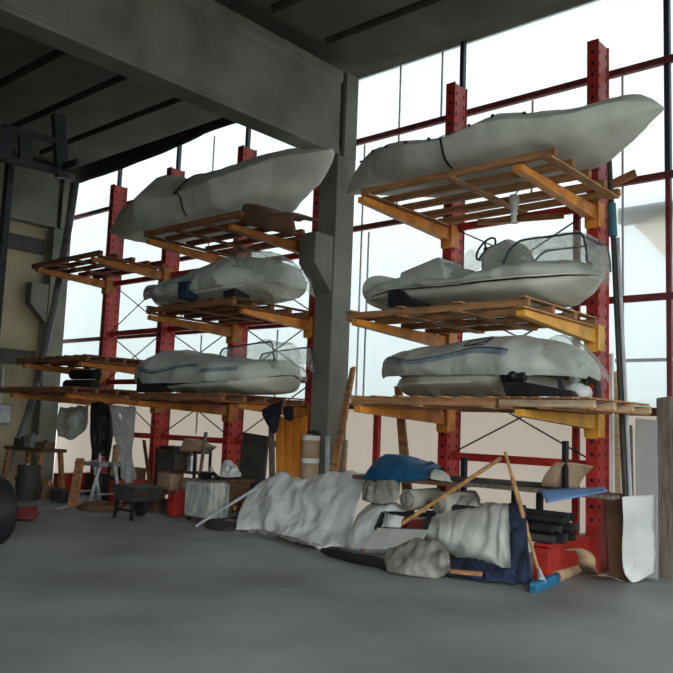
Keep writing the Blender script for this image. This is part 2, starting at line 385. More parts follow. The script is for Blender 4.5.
pallet(-10.38, -8.12, 7.10, 8.85, 4.40, 'slatted pallet under the highest tarped boat left of the pillar', 5, 4, 0, ('wood_red_dim', 'wood_red_dim'))
pallet(-10.42, -8.36, 7.26, 8.85, 3.20, 'slatted pallet under the plastic wrapped boat on the middle arms left of the pillar', 5, 3, 6, ('wood_red_dim', 'wood_red_dim'))
pallet(-10.55, -8.36, 7.14, 8.85, 1.83, 'slatted pallet under the low covered boat left of the pillar', 5, 3, 6, ('wood_red_dim', 'wood_red_dim'))
pallet(-14.6, -12.2, 7.45, 8.90, 4.38, 'empty slatted pallet on the high arms at the far left uprights', 5, 4, 0, ('wood_red_dim', 'wood_red_dim'))
pallet(-14.7, -12.2, 7.35, 8.90, 2.50, 'empty pallet deck on the middle arms at the far left uprights', 5, 3, 9, ('wood_red_dim', 'wood_red_dim'))
pallet(-14.9, -12.2, 7.15, 8.90, 1.93, 'lowest empty pallet deck at the far left, below the black rolls', 5, 3, 9, ('wood_red_dim', 'wood_red_dim'))

# ------------------------------------------------------------------ BOATS
def outline(pts, y, wl, wr):
    # the left end of a skin is outlined by its near side, the right end by its far side
    a = min(p[0] for p in pts); b = max(p[0] for p in pts); out = []
    for px, py in pts:
        t = (px-a)/(b-a); dy = -wl*max(0, 1-t/.18)**1.5+wr*max(0, 1-(1-t)/.18)**1.5
        p = at(px, py, y=y+dy); out.append((p.x, p.z))
    return sorted(out)
class Loft:
    """hull- or cover-like skin: sections spread along x between a top and a bottom profile"""
    def __init__(s, top, bot, wid, half, yc, fold_amp=0, fold_s=2, zmin=0):
        s.top = outline(top, yc, wid[0][1]*.9+.1, wid[-1][1]*.9+.08); s.bot = outline(bot, yc, wid[0][1]*.9+.1, wid[-1][1]*.9+.08)
        s.x0 = max(s.top[0][0], s.bot[0][0]) if False else min(s.top[0][0], s.bot[0][0]); s.x1 = max(s.top[-1][0], s.bot[-1][0])
        s.wid = wid; s.yc = yc; s.amp = fold_amp; s.fs = fold_s
        s.bot = [(a, max(b, zmin)) for a, b in s.bot]; s.top = [(a, max(b, zmin+.02)) for a, b in s.top]
        h = [Vector((a, b, 0)) for a, b in half]
        s.sec = h
    def section(s, v):
        # v 0..1 from near side over (or round) to the far side
        t = v*2 if v <= .5 else (1-v)*2
        k = len(s.sec)-1; q = t*k; j = min(int(q), k-1); q -= j
        p1, p2 = s.sec[j], s.sec[j+1]; p0 = s.sec[j-1] if j else p1*2-p2; p3 = s.sec[j+2] if j+2 <= k else p2*2-p1
        r = .5*((2*p1)+(p2-p0)*q+(2*p0-5*p1+4*p2-p3)*q*q+(3*p1-p0-3*p2+p3)*q**3)
        return (-r.x if v <= .5 else r.x), r.y
    def p(s, u, v):
        x = lerp(s.x0, s.x1, u); zb, zt = interp(s.bot, x), interp(s.top, x); w = interp(s.wid, u)
        fw, fz = s.section(v)
        q = Vector((x, s.yc+fw*w, zb+fz*max(zt-zb, .005)))
        if s.amp:
            c = Vector((x, s.yc, (zb+zt)/2)); d = (q-c); d.x = 0
            d = d.normalized() if d.length > 1e-6 else Vector((0, 0, 1))
            e = min(1, 8*u+.2, 8*(1-u)+.2)
            q += d*(fold(q, s.fs, s.amp)+fold(Vector((q.x*1.6, q.y, q.z*.8)), s.fs*2.6, s.amp*.38))*e
        return q
    def rows(s, nu=60, nv=40): return [[s.p(i/(nu-1), j/(nv-1)) for j in range(nv)] for i in range(nu)]
    def strip(s, vfun, dv, u0, u1, n=60, lift=.008):
        rows = []
        for i in range(n):
            u = lerp(u0, u1, i/(n-1)); v = vfun(u); r = []
            for k in (-1, 0, 1):
                q = s.p(u, v+dv*k); x = q.x; c = Vector((x, s.yc, (interp(s.bot, x)+interp(s.top, x))/2))
                d = q-c; d.x = 0; r.append(q+d.normalized()*lift)
            rows.append(r)
        return rows
BG = 'laid up boats on the racks'
TARP = [(0, 0), (.5, .015), (.84, .10), (.985, .42), (1, .50), (.965, .54), (.72, .73), (.40, .91), (0, 1)]
HULL = [(1.02, 1), (1, .92), (.97, .62), (.80, .36), (.42, .12), (0, 0)]
COVER = [(1.0, 0), (1.06, .22), (1.03, .5), (.86, .78), (.55, .95), (0, 1)]
def boat(name, x, z, label): return thing(name, (x, 8, z), label, 'boat', BG)

# A: highest right, under a grey tarpaulin
A = boat('tarped_boat', -4.9, 4.46, 'long grey tarped boat on the highest arms right of the pillar, black strap across')
LA = Loft([(342, 190), (352, 172), (363, 160), (380, 150), (400, 145), (440, 143), (468, 141), (490, 130), (510, 120), (520, 118), (545, 118), (580, 113), (625, 98), (642, 96), (656, 101), (667, 110)],
          [(342, 193), (350, 192), (430, 190), (500, 176), (545, 163), (572, 160), (595, 151), (615, 138), (640, 125), (658, 116), (667, 112)],
          [(0, .03), (.07, .2), (.15, .42), (.24, .64), (.36, .80), (.65, .80), (.8, .62), (.92, .34), (.98, .13), (1, .03)], TARP, 8.0, .030, 1.6, 4.485)
MB().grid(LA.rows(80, 48), caps=True).build('tarpaulin', 'tarp', A, angle=60)
st = [LA.p(.475+.012*math.sin(v*9), v) for v in [i/60 for i in range(5, 52)]]
MB().grid([[q+Vector((dx, 0, 0))+(q-Vector((q.x, 8, 4.9))).normalized()*.035 for dx in (-.014, .014)] for q in st]).build('strap', 'black', A, solid=.006)

for k, (u, v) in enumerate(((.10, .36), (.17, .37), (.25, .36), (.33, .37), (.42, .36), (.54, .37), (.62, .36), (.70, .37))):
    q = LA.p(u, v); d = (q-Vector((q.x, 8, 4.75))).normalized(); MB().tube([q+d*.004, q+d*.022], .022, 8).build('eyelet', 'black', A)
# B: highest left, grey tarpaulin in two lumps
B = boat('tarped_boat', -9.6, 4.5, 'long grey tarped boat on the highest arms left of the pillar, pinched by a rope')
LB = Loft([(105, 228), (112, 220), (125, 206), (150, 195), (165, 186), (174, 176), (179, 175), (189, 180), (203, 181), (212, 174), (248, 167), (284, 153), (299, 148), (316, 150), (338, 152)],
          [(105, 232), (125, 238), (150, 243), (200, 232), (250, 219), (268, 207), (280, 199), (296, 187), (312, 175), (326, 165), (338, 156)],
          [(0, .03), (.1, .22), (.2, .45), (.32, .70), (.5, .62), (.56, .62), (.68, .76), (.8, .6), (.92, .36), (.98, .16), (1, .06)], TARP, 8.0, .04, 1.5, 4.535)
MB().grid(LB.rows(80, 48), caps=True).build('tarpaulin', 'tarp', B, angle=60)
st = [LB.p(.53+.035*math.cos(v*9), v)+Vector((0, -.03, .01)) for v in [i/50 for i in range(6, 36)]]
MB().tube(st, .013, 6).build('rope', 'black', B)
# rust brown mat wedged under its right end
wr = [[at(px, py, y=7.25) for px, py in r] for r in ([(244, 218), (262, 222), (280, 226), (296, 226)], [(245, 198), (258, 201), (270, 209), (282, 207), (296, 208)])]
wr = [[p-Vector((0, 0, .09)) for p in r] for r in wr]; wr.append([p+Vector((0, .5, .02)) for p in wr[1]])
tag(MB().grid(sheet(wr, 18, 9, .03, 4)).build('folded_mat', 'brown', solid=.02), 'rust brown folded mat wedged under the highest boat beside the pillar corbel', 'mat')

# C: open boat with console, middle right
Cb = boat('rigid_inflatable_boat', -4.9, 2.96, 'grey open boat with steering wheel and console on the middle arms right of the pillar')
LC = Loft([(366, 298), (430, 300), (495, 296), (560, 287), (607, 278)],
          [(366, 301), (376, 307), (384, 312), (440, 315), (540, 312), (561, 309), (584, 296), (600, 286), (607, 280)],
          [(0, .70), (.1, .74), (.6, .76), (.8, .62), (.92, .34), (1, .04)], HULL, 8.0, zmin=2.965)
MB().grid(LC.rows(60, 30), caps=True).build('hull', 'hull', Cb, angle=50)
LCc = Loft([(366, 290), (370, 283), (375, 276), (384, 275), (392, 282), (415, 286), (440, 282), (470, 286), (500, 282), (525, 273), (545, 268), (577, 264), (588, 265), (600, 269), (607, 273)],
           [(366, 298), (430, 299), (495, 295), (560, 286), (607, 278)],
           [(0, .70), (.1, .76), (.6, .80), (.8, .68), (.92, .42), (.98, .18), (1, .06)], COVER, 8.0, .038, 2.6)
MB().grid(LCc.rows(80, 36), caps=True).build('inflatable_tube', 'cover', Cb, angle=60)
MB().grid(LCc.strip(lambda u: .015, .012, .02, .97)).build('rubbing_strake', 'hull_line', Cb)
def pxprism(poly, y0, y1, name, m, parent, bevel=.02):
    """solid with the outline of poly, between depths y0 and y1"""
    pts = [at(px, py, y=y0) for px, py in poly]
    return MB().quadprism([(p.x, y0, p.z) for p in pts], (0, y1-y0, 0)).build(name, m, parent, bevel)
pxprism([(480, 290), (480, 255), (487, 247), (503, 239), (509, 238), (515, 246), (521, 260), (525, 284)], 7.72, 8.15, 'console', 'cover', Cb, .04)
pxprism([(397, 288), (400, 272), (436, 257), (440, 257), (446, 270), (446, 288)], 7.72, 8.2, 'seat_box', 'cover', Cb, .03)
pxprism([(444, 288), (450, 271), (460, 268), (470, 269), (474, 288)], 7.8, 8.2, 'cushion', 'seat', Cb, .03)
wc = at(486, 249, y=7.95); ax = Vector((-.75, -.1, .62)).normalized(); e1 = ax.cross(Vector((0, 1, 0))).normalized(); e2 = ax.cross(e1)
ring = [wc+(e1*math.cos(t)+e2*math.sin(t))*.155 for t in [2*math.pi*i/24 for i in range(24)]]
wh = MB().tube(ring, .013, 8, closed=True)
for k in (0, 8, 16): wh.tube([wc, ring[k]], .012, 6)
wh.tube([wc+ax*.02, wc-ax*.2], .025, 8).build('steering_wheel', 'dark', Cb)
arch = []
for yy in (7.5, 8.1):
    pts = spline([at(px, py, y=7.85)+Vector((0, yy-7.85, 0)) for px, py in ((519, 270), (523, 259), (531, 250), (540, 246), (565, 243), (590, 240), (597, 243), (600, 254), (601, 268))], 40)
    arch.append(pts); MB().tube(pts, .012, 8).build('roll_bar', 'mullion', Cb)
for k in (28,): MB().tube([arch[0][k], arch[1][k]], .010, 8).build('cross_bar', 'mullion', Cb)
for yy, ar in ((7.46, arch[0]), (8.13, arch[1])):
    base = [at(lerp(520, 603, i/19), lerp(269, 270, i/19), y=8)+Vector((0, yy-8, 0)) for i in range(20)]
    rw = [[lerp(base[i], ar[int(i*39/19)], t)+Vector((0, fold(ar[int(i*39/19)]+Vector((0, 0, t)), 5, .03), 0)) for t in [k/7 for k in range(8)]] for i in range(20)]
    MB().grid(rw).build('plastic_wrap', 'wrap', Cb)
MB().grid([[lerp(arch[0][i], arch[1][i], t)+Vector((0, 0, .02-.06*math.sin(math.pi*t)+fold(arch[0][i]+Vector((0, t*2, 0)), 4, .02))) for t in [k/8 for k in range(9)]] for i in range(8, 40)]).build('plastic_wrap', 'wrap', Cb)
wp = [[at(px, py, y=7.95)+Vector((0, dy, 0)) for px, py in ((437, 259), (446, 262), (458, 265), (468, 265), (476, 258), (481, 251))] for dy in (-.25, 0, .25)]
# film sags between seat and wheel
MB().grid(sheet([[p-Vector((0, 0, .02)) for p in r] for r in wp], 30, 12, .02, 5)).build('plastic_wrap', 'wrap', Cb)
bw = [[at(px, py, y=8)+Vector((0, dy, 0)) for px, py in ((588, 238), (596, 240), (601, 250), (604, 262), (607, 272), (605, 284))] for dy in (-.4, -.1, .1)]
MB().grid(sheet(bw, 20, 12, .035, 5)).build('plastic_wrap', 'wrap', Cb)
q = at(387, 312, y=7.16)
tag(MB().quadprism([(q.x, 7.16, 2.96), (q.x, 7.16, 3.15), (q.x+.16, 7.16, 3.16), (q.x+.28, 7.16, 3.05), (q.x+.46, 7.16, 2.96)], (0, .35, 0)).build('chock', 'black', None, .02), 'black chock under the left end of the boat with the steering wheel', 'chock')

# D: covered boat low right
D = boat('covered_boat', -4.9, 1.94, 'pale covered boat with a blue grey stripe on the lowest arms right of the pillar')
LD = Loft([(392, 384), (430, 380), (500, 378), (560, 379), (573, 380)],
          [(392, 385), (400, 391), (410, 397), (425, 403), (450, 405), (500, 404), (520, 402), (571, 393), (573, 390)],
          [(0, .02), (.05, .12), (.12, .3), (.22, .5), (.4, .70), (.8, .76), (1, .74)], HULL, 8.0, zmin=1.945)
MB().grid(LD.rows(60, 30), caps=True).build('hull', 'hull', D, angle=50)
MB().grid(LD.strip(lambda u: .20, .016, .12, .75)).build('rubbing_strake', 'hull_line', D)
LDc = Loft([(383, 372), (385, 364), (400, 357), (425, 352), (440, 350), (478, 345), (500, 341), (512, 339), (540, 338), (560, 342), (575, 348), (590, 357), (598, 368), (601, 376)],
           [(383, 374), (389, 379), (430, 380), (500, 379), (560, 380), (601, 381)],
           [(0, .12), (.04, .34), (.12, .56), (.3, .78), (.8, .82), (.92, .70), (.98, .5), (1, .36)], COVER, 8.0, .026, 2.2)
cv = MB().grid(LDc.rows(80, 36), caps=True).build('boat_cover', 'cover', D, angle=60)
sv = lambda u: sum(interp([(0, .27), (.12, .275), (.23, .21), (.33, .15), (.45, .17), (.68, .225), (.9, .19)], u+d) for d in (-.04, 0, .04))/3
MB().grid(LDc.strip(sv, .022, .03, .82, lift=.02)).build('stripe', 'stripe', cv)
MB().grid(LDc.strip(lambda u: sv(u)+.018, .005, .03, .82, lift=.024)).build('stripe_edge', 'stripe_edge', cv)
def box_mark(L, u0, u1, v0, v1, par):
    fr = [L.p(u, v) for u, v in ((u0, v0), (u1, v0), (u1+.015, v1), (u0+.015, v1))]; b = MB(); up = Vector((0, -.006, .012))
    for a, c in zip(fr, fr[1:]+fr[:1]): b.tube([lerp(a, c, t)+up for t in (0, .5, 1)], .006, 5)
    b.tube([fr[0]+up, lerp(fr[1], fr[2], .5)+up], .006, 5).tube([fr[1]*.5+fr[0]*.5+up, fr[2]+up], .006, 5)
    return b.build('emblem', 'stripe_edge', par)
box_mark(LDc, .60, .70, .255, .325, cv)
pw = [[at(px, py, y=8)+Vector((0, dy, dz)) for px, py in ((570, 344), (576, 345), (584, 350), (592, 358), (600, 370), (603, 380))] for dy, dz in ((-.7, -.18), (-.45, .03), (-.1, .05), (.15, -.02))]
MB().grid(sheet(pw, 26, 20, .035, 5)).build('plastic_wrap', 'wrap', D)
ob = thing('outboard_leg', at(580, 398, y=7.6), 'rounded white and black outboard leg hanging at the right end of the low striped boat', 'outboard')
oc = at(582, 393, y=7.6)
MB().ball(oc+Vector((-.04, 0, 0)), (.15, .10, .10), 14, 10).build('gear_case', 'white', ob)
MB().tube([oc+Vector((.02, 0, .05)), oc+Vector((.08, 0, .14)), oc+Vector((.16, 0, .10)), oc+Vector((.17, 0, -.06))], .035, 8).build('swivel_bracket', 'black', ob)
MB().bar(oc+Vector((-.2, 0, -.02)), oc+Vector((-.24, 0, .16)), .06, .05).build('mount', 'dark', ob)
tw = thing('trolley_winch', at(518, 400, y=7.3), 'timber trolley post with a dark winch under the middle of the low striped boat', 'winch')
tc_ = at(519, 390, y=7.3)
MB().box(tc_.x-.08, tc_.x+.08, 7.25, 7.4, 1.94, tc_.z+.06).build('post', 'wood_grey', tw, .008)
MB().tube([tc_+Vector((-.16, -.06, .13)), tc_+Vector((.10, -.06, .13))], .05, 10).ball(tc_+Vector((-.02, -.1, .14)), .05).build('drum', 'blackmetal', tw)
MB().tube([tc_+Vector((-.2, -.08, .2)), tc_+Vector((-.12, -.1, .22)), tc_+Vector((-.05, -.1, .2))], .02, 8).build('crank', 'black', tw)
tag(MB().quadprism([(-4.0, 7.2, 1.945), (-4.05, 7.2, 2.09), (-3.9, 7.2, 2.10), (-3.3, 7.2, 2.0), (-3.25, 7.2, 1.945)], (0, .12, 0)).build('shade', 'black', None, .015), 'black wedge shaped cradle under the right end of the low striped boat', 'shade')  # black wedge standing in for the dark gap under the hull

# E: wrapped boat, middle left
Eb = boat('wrapped_boat', -9.5, 3.33, 'boat wrapped in clear plastic on the middle arms left of the pillar')
LE = Loft([(150, 296), (200, 298), (250, 290), (290, 282), (308, 282)],
          [(150, 300), (158, 306), (166, 311), (200, 313), (240, 306), (285, 299), (302, 294), (308, 288)],
          [(0, .25), (.12, .55), (.35, .7), (.8, .7), (1, .45)], HULL, 7.9, zmin=3.335)
MB().grid(LE.rows(50, 26), caps=True).build('hull', 'hull', Eb, angle=50)
for vv in (.10, .22): MB().grid(LE.strip(lambda u: vv, .02, .2, .9, lift=.012)).build('hull_strake', 'hull_line', Eb)
LEc = Loft([(141, 292), (150, 287), (165, 286), (185, 287), (200, 281), (215, 275), (235, 267), (247, 262), (262, 260), (278, 262), (290, 265), (302, 277), (308, 286)],
           [(141, 295), (152, 300), (165, 304), (200, 302), (250, 294), (290, 289), (308, 290)],
           [(0, .06), (.05, .2), (.15, .42), (.35, .68), (.8, .74), (.92, .55), (1, .34)], COVER, 7.9, .045, 2.0)
cv = MB().grid(LEc.rows(80, 36), caps=True).build('boat_cover', 'cover', Eb, angle=60)
MB().grid(LEc.strip(lambda u: .2+.03*math.sin(u*9), .012, .12, .6)).build('stripe', 'stripe', cv)
MB().grid(LEc.strip(lambda u: .27, .022, .44, .56)).build('window_band', 'stripe_edge', cv)
pw = [[at(px, py, y=7.9)+Vector((0, dy, dz)) for px, py in ((255, 259), (268, 259), (282, 260), (294, 265), (304, 278), (310, 296))] for dy, dz in ((-.65, -.25), (-.45, .02), (-.1, .05), (.12, -.02))]
MB().grid(sheet(pw, 26, 20, .035, 4)).build('plastic_wrap', 'wrap', Eb)
tag(MB().box(-9.42, -9.2, 7.1, 7.35, 3.34, 3.6).build('block', 'bluedark', None, .02), 'dark blue block wedged against the plastic wrapped boat', 'block')
tag(MB().box(-8.62, -8.36, 7.3, 7.6, 3.33, 3.45).build('block', 'black', None, .02), 'small black block under the right end of the plastic wrapped boat', 'block')

# F: covered boat, low left
Fb = boat('covered_boat', -9.5, 1.96, 'pale covered boat with wavy dark stripe on the lowest arms left of the pillar')
LF = Loft([(172, 386), (230, 386), (270, 383), (297, 377)],
          [(172, 390), (185, 397), (205, 401), (235, 403), (265, 400), (280, 393), (291, 384), (297, 379)],
          [(0, .62), (.3, .72), (.75, .70), (.9, .42), (1, .05)], HULL, 7.9, zmin=1.965)
MB().grid(LF.rows(50, 26), caps=True).build('hull', 'hull', Fb, angle=50)
MB().grid(LF.strip(lambda u: .20, .018, .05, .72, lift=.012)).build('rubbing_strake', 'hull_line', Fb)
LFc = Loft([(141, 379), (146, 370), (155, 364), (165, 359), (180, 355), (190, 351), (196, 353), (205, 353), (215, 357), (240, 358), (270, 361), (290, 361), (300, 370)],
           [(141, 384), (170, 386), (230, 386), (275, 382), (300, 376)],
           [(0, .34), (.05, .58), (.2, .74), (.7, .76), (.88, .55), (.97, .25), (1, .10)], COVER, 7.9, .028, 2.4)
cv = MB().grid(LFc.rows(80, 36), caps=True).build('boat_cover', 'cover', Fb, angle=60)
sf = lambda u: .19+.05*math.cos(u*11)
MB().grid(LFc.strip(sf, .016, .1, .62, lift=.016)).build('stripe', 'stripe', cv)
MB().grid(LFc.strip(lambda u: sf(u)-.016, .006, .1, .62, lift=.02)).build('stripe_edge', 'stripe_edge', cv)
MB().grid(LFc.strip(lambda u: .14+.25*(u-.6), .03, .66, .85)).build('window_band', 'stripe', cv)
fr = []
for yy in (7.5, 8.3):
    pts = spline([at(px, py, y=7.9)+Vector((0, yy-7.9, 0)) for px, py in ((240, 358), (243, 352), (250, 350), (270, 347), (286, 345), (292, 346), (294, 356), (295, 364))], 30)
    fr.append(pts); MB().tube(pts, .012, 8).build('roll_bar', 'mullion', Fb)
for k, ar in enumerate(fr):
    MB().grid([[Vector((ar[i].x, ar[i].y, lerp(interp(LFc.top, ar[i].x)-.02, ar[i].z, t)))+Vector((0, fold(ar[i]+Vector((0, 0, t)), 5, .03), 0)) for t in [j/6 for j in range(7)]] for i in range(30)]).build('plastic_wrap', 'wrap', Fb)
pw = [[at(px, py, y=7.9)+Vector((0, dy, 0)) for px, py in ((278, 346), (288, 344), (293, 347), (297, 358), (302, 372), (303, 381))] for dy in (-.45, -.15, .08)]
MB().grid(sheet(pw, 20, 14, .035, 5)).build('plastic_wrap', 'wrap', Fb)
tag(MB().quadprism([(-10.45, 7.2, 1.965), (-10.45, 7.2, 2.2), (-10.0, 7.2, 2.2), (-9.6, 7.2, 1.965)], (0, .12, 0)).build('chock', 'black', None, .02), 'black chock under the left end of the low covered boat left of the pillar', 'chock')
# ------------------------------------------------------------------ CLUTTER RIGHT OF THE PILLAR
def px_sheet(rails, nu, nv, amp, s, seed=0, run=0):
    """rails: lists of (px,py,key,val) read off the photo at a known depth or height"""
    return sheet([[at(px, py, **{k: v}) for px, py, k, v in r] for r in rails], nu, nv, amp, s, seed, run)
def R_(pts, k, v): return [(a, b, k, v) for a, b in pts]
rows = px_sheet([R_([(236, 529), (262, 531), (290, 540), (318, 549), (345, 548)], 'z', .015),
                 R_([(238, 517), (268, 519), (296, 526), (322, 532), (350, 533)], 'y', 8.08),
                 R_([(245, 500), (270, 500), (300, 502), (328, 504), (356, 508)], 'y', 8.32),
                 R_([(258, 484), (280, 478), (300, 482), (332, 478), (366, 480)], 'y', 8.52),
                 R_([(266, 481), (285, 476), (304, 480), (334, 475), (368, 475)], 'y', 8.66),
                 R_([(266, 495), (285, 492), (304, 496), (334, 492), (368, 492)], 'y', 8.74)], 90, 60, .075, 1.2, 2, 2.6)
tag(MB().grid(rows).build('plastic_sheet', 'sheetwhite', solid=.01, angle=70), 'big white plastic sheet draped over a heap in front of the concrete pillar', 'sheet')
pts = spline([at(242, 533, z=.03), at(262, 535, z=.03), at(285, 541, z=.03), at(312, 549, z=.03)], 20)
tag(MB().grid([[p+Vector((0, dy, .015+abs(fold(p+Vector((0, dy, 0)), 9, .07)))) for dy in (-.03, 0, .03, .06, .09, .12, .15)] for p in pts]).build('crumpled_sack', 'greybag', solid=.006), 'crumpled dull beige sack poking out under the hem of the big white plastic sheet', 'sack')
# workbench: planks on trestles
wk = thing('workbench', (-5.2, 8.4, 0), 'long bench of old planks on dark posts between the two right rack uprights', 'workbench')
MB().bar((-6.80, 8.30, .90), (-5.0, 8.22, .93), .26, .05).build('plank', 'brown', wk, .006)
MB().bar((-5.9, 8.62, .93), (-3.95, 8.55, .95), .22, .04).build('plank', 'dark', wk, .006)
MB().bar((-5.1, 8.20, .94), (-3.30, 8.35, .93), .22, .04).build('plank', 'wood_grey', wk, .006)
MB().bar((-6.0, 8.30, .985), (-4.2, 8.50, .985), .10, .05).build('plank', 'dark', wk, .006)
for x, yy, zt in ((-5.25, 8.45, 1.24), (-4.25, 8.48, .93), (-6.5, 8.3, .87), (-4.55, 8.45, .9)):
    MB().box(x-.035, x+.035, yy-.03, yy+.03, 0, zt).build('post', 'blackmetal', wk, .005)
MB().box(-3.93, -3.87, 8.36, 8.42, .95, 1.50).build('post', 'blackmetal', wk, .005)
# blue tarp bundle
B_ = lambda l: [at(px, py, y=y) for px, py, y in l]
rows = sheet([B_([(362, 479, 8.12), (382, 482, 8.08), (405, 482, 8.1), (427, 480, 8.1), (440, 469, 8.2)]),
              B_([(368, 470, 8.18), (383, 468, 8.16), (407, 470, 8.18), (427, 471, 8.2), (440, 467, 8.25)]),
              B_([(375, 461, 8.32), (386, 455, 8.34), (409, 456, 8.38), (428, 461, 8.4), (441, 466, 8.32)]),
              B_([(376, 461, 8.46), (388, 455, 8.5), (411, 457, 8.5), (428, 462, 8.48), (441, 466, 8.36)]),
              B_([(372, 477, 8.6), (388, 478, 8.62), (411, 478, 8.62), (428, 477, 8.6), (441, 469, 8.45)])], 49, 29, .018, 2.4, 5, 0, True)
tag(MB().grid(rows).build('blue_tarp', 'bluetarp', solid=.008, angle=40), 'bright blue tarpaulin bundle lying on top of the plank bench', 'tarpaulin')
tag(MB().grid(px_sheet([R_([(430, 479), (440, 481), (452, 482)], 'y', 8.02), R_([(431, 472), (440, 473), (450, 478)], 'y', 8.1), R_([(434, 471), (442, 473), (450, 477)], 'y', 8.25)], 18, 12, .03, 5, 41)).build('rag', 'sheetgrey', solid=.006), 'pale crumpled rag beside the blue tarpaulin on the bench', 'rag')
# rolled mats with spiral ends
def rolled(px, py, r, ln, label, dx):
    c = at(px, py, y=7.95); t = thing('rolled_mat', (c.x, 8.2, c.z-r), label, 'mat', 'rolled mats under the bench')
    d = Vector((dx, 1, .02)).normalized(); a = Vector((0, 0, 1)).cross(d).normalized(); b = d.cross(a)
    for k in range(4):
        rr = r*(1-.23*k); rows = []
        for i in range(29):
            th = 2*math.pi*i/28; q = (a*math.cos(th)+b*math.sin(th))*(rr+.006*math.sin(7*th+k))
            rows.append([c+q-d*.012*k, c+q+d*ln])
        MB().grid(rows).build('layer', 'oldmat' if k % 2 == 0 else 'greybag', t, solid=.012)
    MB().tube([c+d*.04, c+d*(ln-.02)], r*.2, 10).build('core', 'greybag', t)
    return t
rolled(407, 500, .118, .55, 'rolled pale mat with spiral end below the blue tarpaulin, nearer the pillar', .1)
rolled(439, 503, .125, .55, 'rolled pale mat with spiral end behind the long leaning pole', .25)
rows = px_sheet([R_([(362, 500), (374, 503), (388, 504), (398, 500)], 'y', 7.95), R_([(363, 488), (375, 487), (390, 486), (400, 490)], 'y', 7.98),
                 R_([(366, 481), (378, 480), (390, 480), (400, 483)], 'y', 8.2)], 20, 14, .05, 5, 7)
tag(MB().grid(rows).build('sack', 'greybag', solid=.01), 'dull brown grey sack slumped under the plank bench by the white sheet', 'sack')
tag(MB().grid(px_sheet([R_([(455, 512), (470, 514), (482, 512)], 'y', 8.1), R_([(450, 502), (465, 500), (480, 506)], 'y', 8.12), R_([(455, 497), (466, 496), (476, 503)], 'y', 8.4)], 18, 12, .05, 5, 9)).build('sack', 'greybag', solid=.01),
    'grey crumpled sack behind the rolled mats on the right', 'sack')
# off-white sheets lying over the rack foot
rows = px_sheet([R_([(345, 548), (360, 551), (380, 553), (400, 554)], 'z', .04), R_([(350, 532), (362, 528), (380, 528), (400, 530)], 'y', 7.75),
                 R_([(358, 515), (372, 509), (388, 507), (405, 512)], 'y', 8.0), R_([(366, 508), (380, 504), (395, 505), (410, 510)], 'y', 8.3)], 30, 24, .05, 2.5, 3)
tag(MB().grid(rows).build('folded_sheet', 'sheetwhite', solid=.012, angle=70), 'pale folded sheet on the floor beside the big white plastic sheet', 'sheet')
rows = px_sheet([R_([(425, 552), (445, 558), (470, 566), (495, 575), (513, 579)], 'z', .02), R_([(426, 535), (447, 540), (470, 548), (496, 553), (513, 552)], 'y', 7.72),
                 R_([(430, 520), (450, 519), (472, 516), (495, 514), (514, 520)], 'y', 7.9), R_([(437, 514), (458, 510), (478, 505), (498, 502), (515, 506)], 'y', 8.2),
                 R_([(440, 520), (460, 516), (480, 512), (500, 508), (516, 510)], 'y', 8.5)], 64, 44, .06, 1.4, 4, 2.6)
tag(MB().grid(rows).build('draped_sheet', 'sheetgrey', solid=.012, angle=70), 'off white sheet draped to the floor under the bench, left of the dark blue cloth', 'sheet')
a = [at(px, py, y=yy) for px, py, yy in ((377, 529, 7.6), (384, 513, 7.9), (430, 515, 7.9), (424, 531, 7.6))]
fb = MB()
for p, q in zip(a, a[1:]+a[:1]): fb.bar(p, q, .06, .05)
fr_ = thing('black_frame', a[0], 'black empty rectangular frame lying on the pale sheets behind the long leaning pole', 'frame')  # plain empty black frame lying on the sheets
fb.build('border', 'black', fr_, .006); MB().bar(lerp(a[1], a[2], .12), lerp(a[0], a[3], .12), .025, .05).build('inner_bar', 'steel', fr_)
a = [at(px, py, y=yy) for px, py, yy in ((362, 549, 7.35), (377, 529, 7.55), (427, 531, 7.5), (420, 549, 7.3))]
tag(MB().quadprism(a, (0, .012, .012)).build('paper_sheet', 'paper', solid=0), 'flat white board leaning in front of the black frame', 'board')
rows = px_sheet([R_([(388, 572), (402, 575), (420, 577), (437, 577), (449, 574)], 'z', .012), R_([(384, 560), (402, 560), (420, 562), (438, 562), (450, 562)], 'y', 7.15),
                 R_([(387, 550), (403, 545), (421, 543), (437, 545), (448, 552)], 'y', 7.3), R_([(392, 550), (405, 546), (421, 544), (437, 546), (446, 553)], 'y', 7.5)], 36, 24, .05, 3, 11)
tag(MB().grid(rows).build('grey_sack', 'greybag', solid=.012, angle=70), 'slumped dull grey plastic sack on the floor in front of the sheets', 'sack')
p0, p1 = at(322, 551, z=.06), at(394, 566, z=.06)
tag(MB().tube([lerp(p0, p1, t)+Vector((0, 0, fold(lerp(p0, p1, t), 6, .015))) for t in [i/9 for i in range(10)]], [.03, .05, .06, .06, .06, .06, .065, .06, .06, .03], 12).build('black_roll', 'black'), 'black rolled tarp on the floor along the front of the white sheets', 'roll')
rows = px_sheet([R_([(448, 577), (470, 580), (492, 583), (516, 585)], 'z', .012), R_([(448, 566), (470, 568), (492, 572), (516, 574)], 'z', .10), R_([(450, 559), (470, 560), (490, 565), (514, 570)], 'z', .14)], 30, 12, .05, 4, 13)
tag(MB().grid(rows).build('blue_cloth', 'bluedark', solid=.015), 'crumpled dark blue cloth on the floor below the off white draped sheet', 'cloth')
tag(MB().bar(at(450, 571, z=.12), at(482, 574, z=.12), .06, .04).build('timber_offcut', 'wood'), 'short reddish timber offcut lying on the crumpled dark blue cloth', 'offcut')
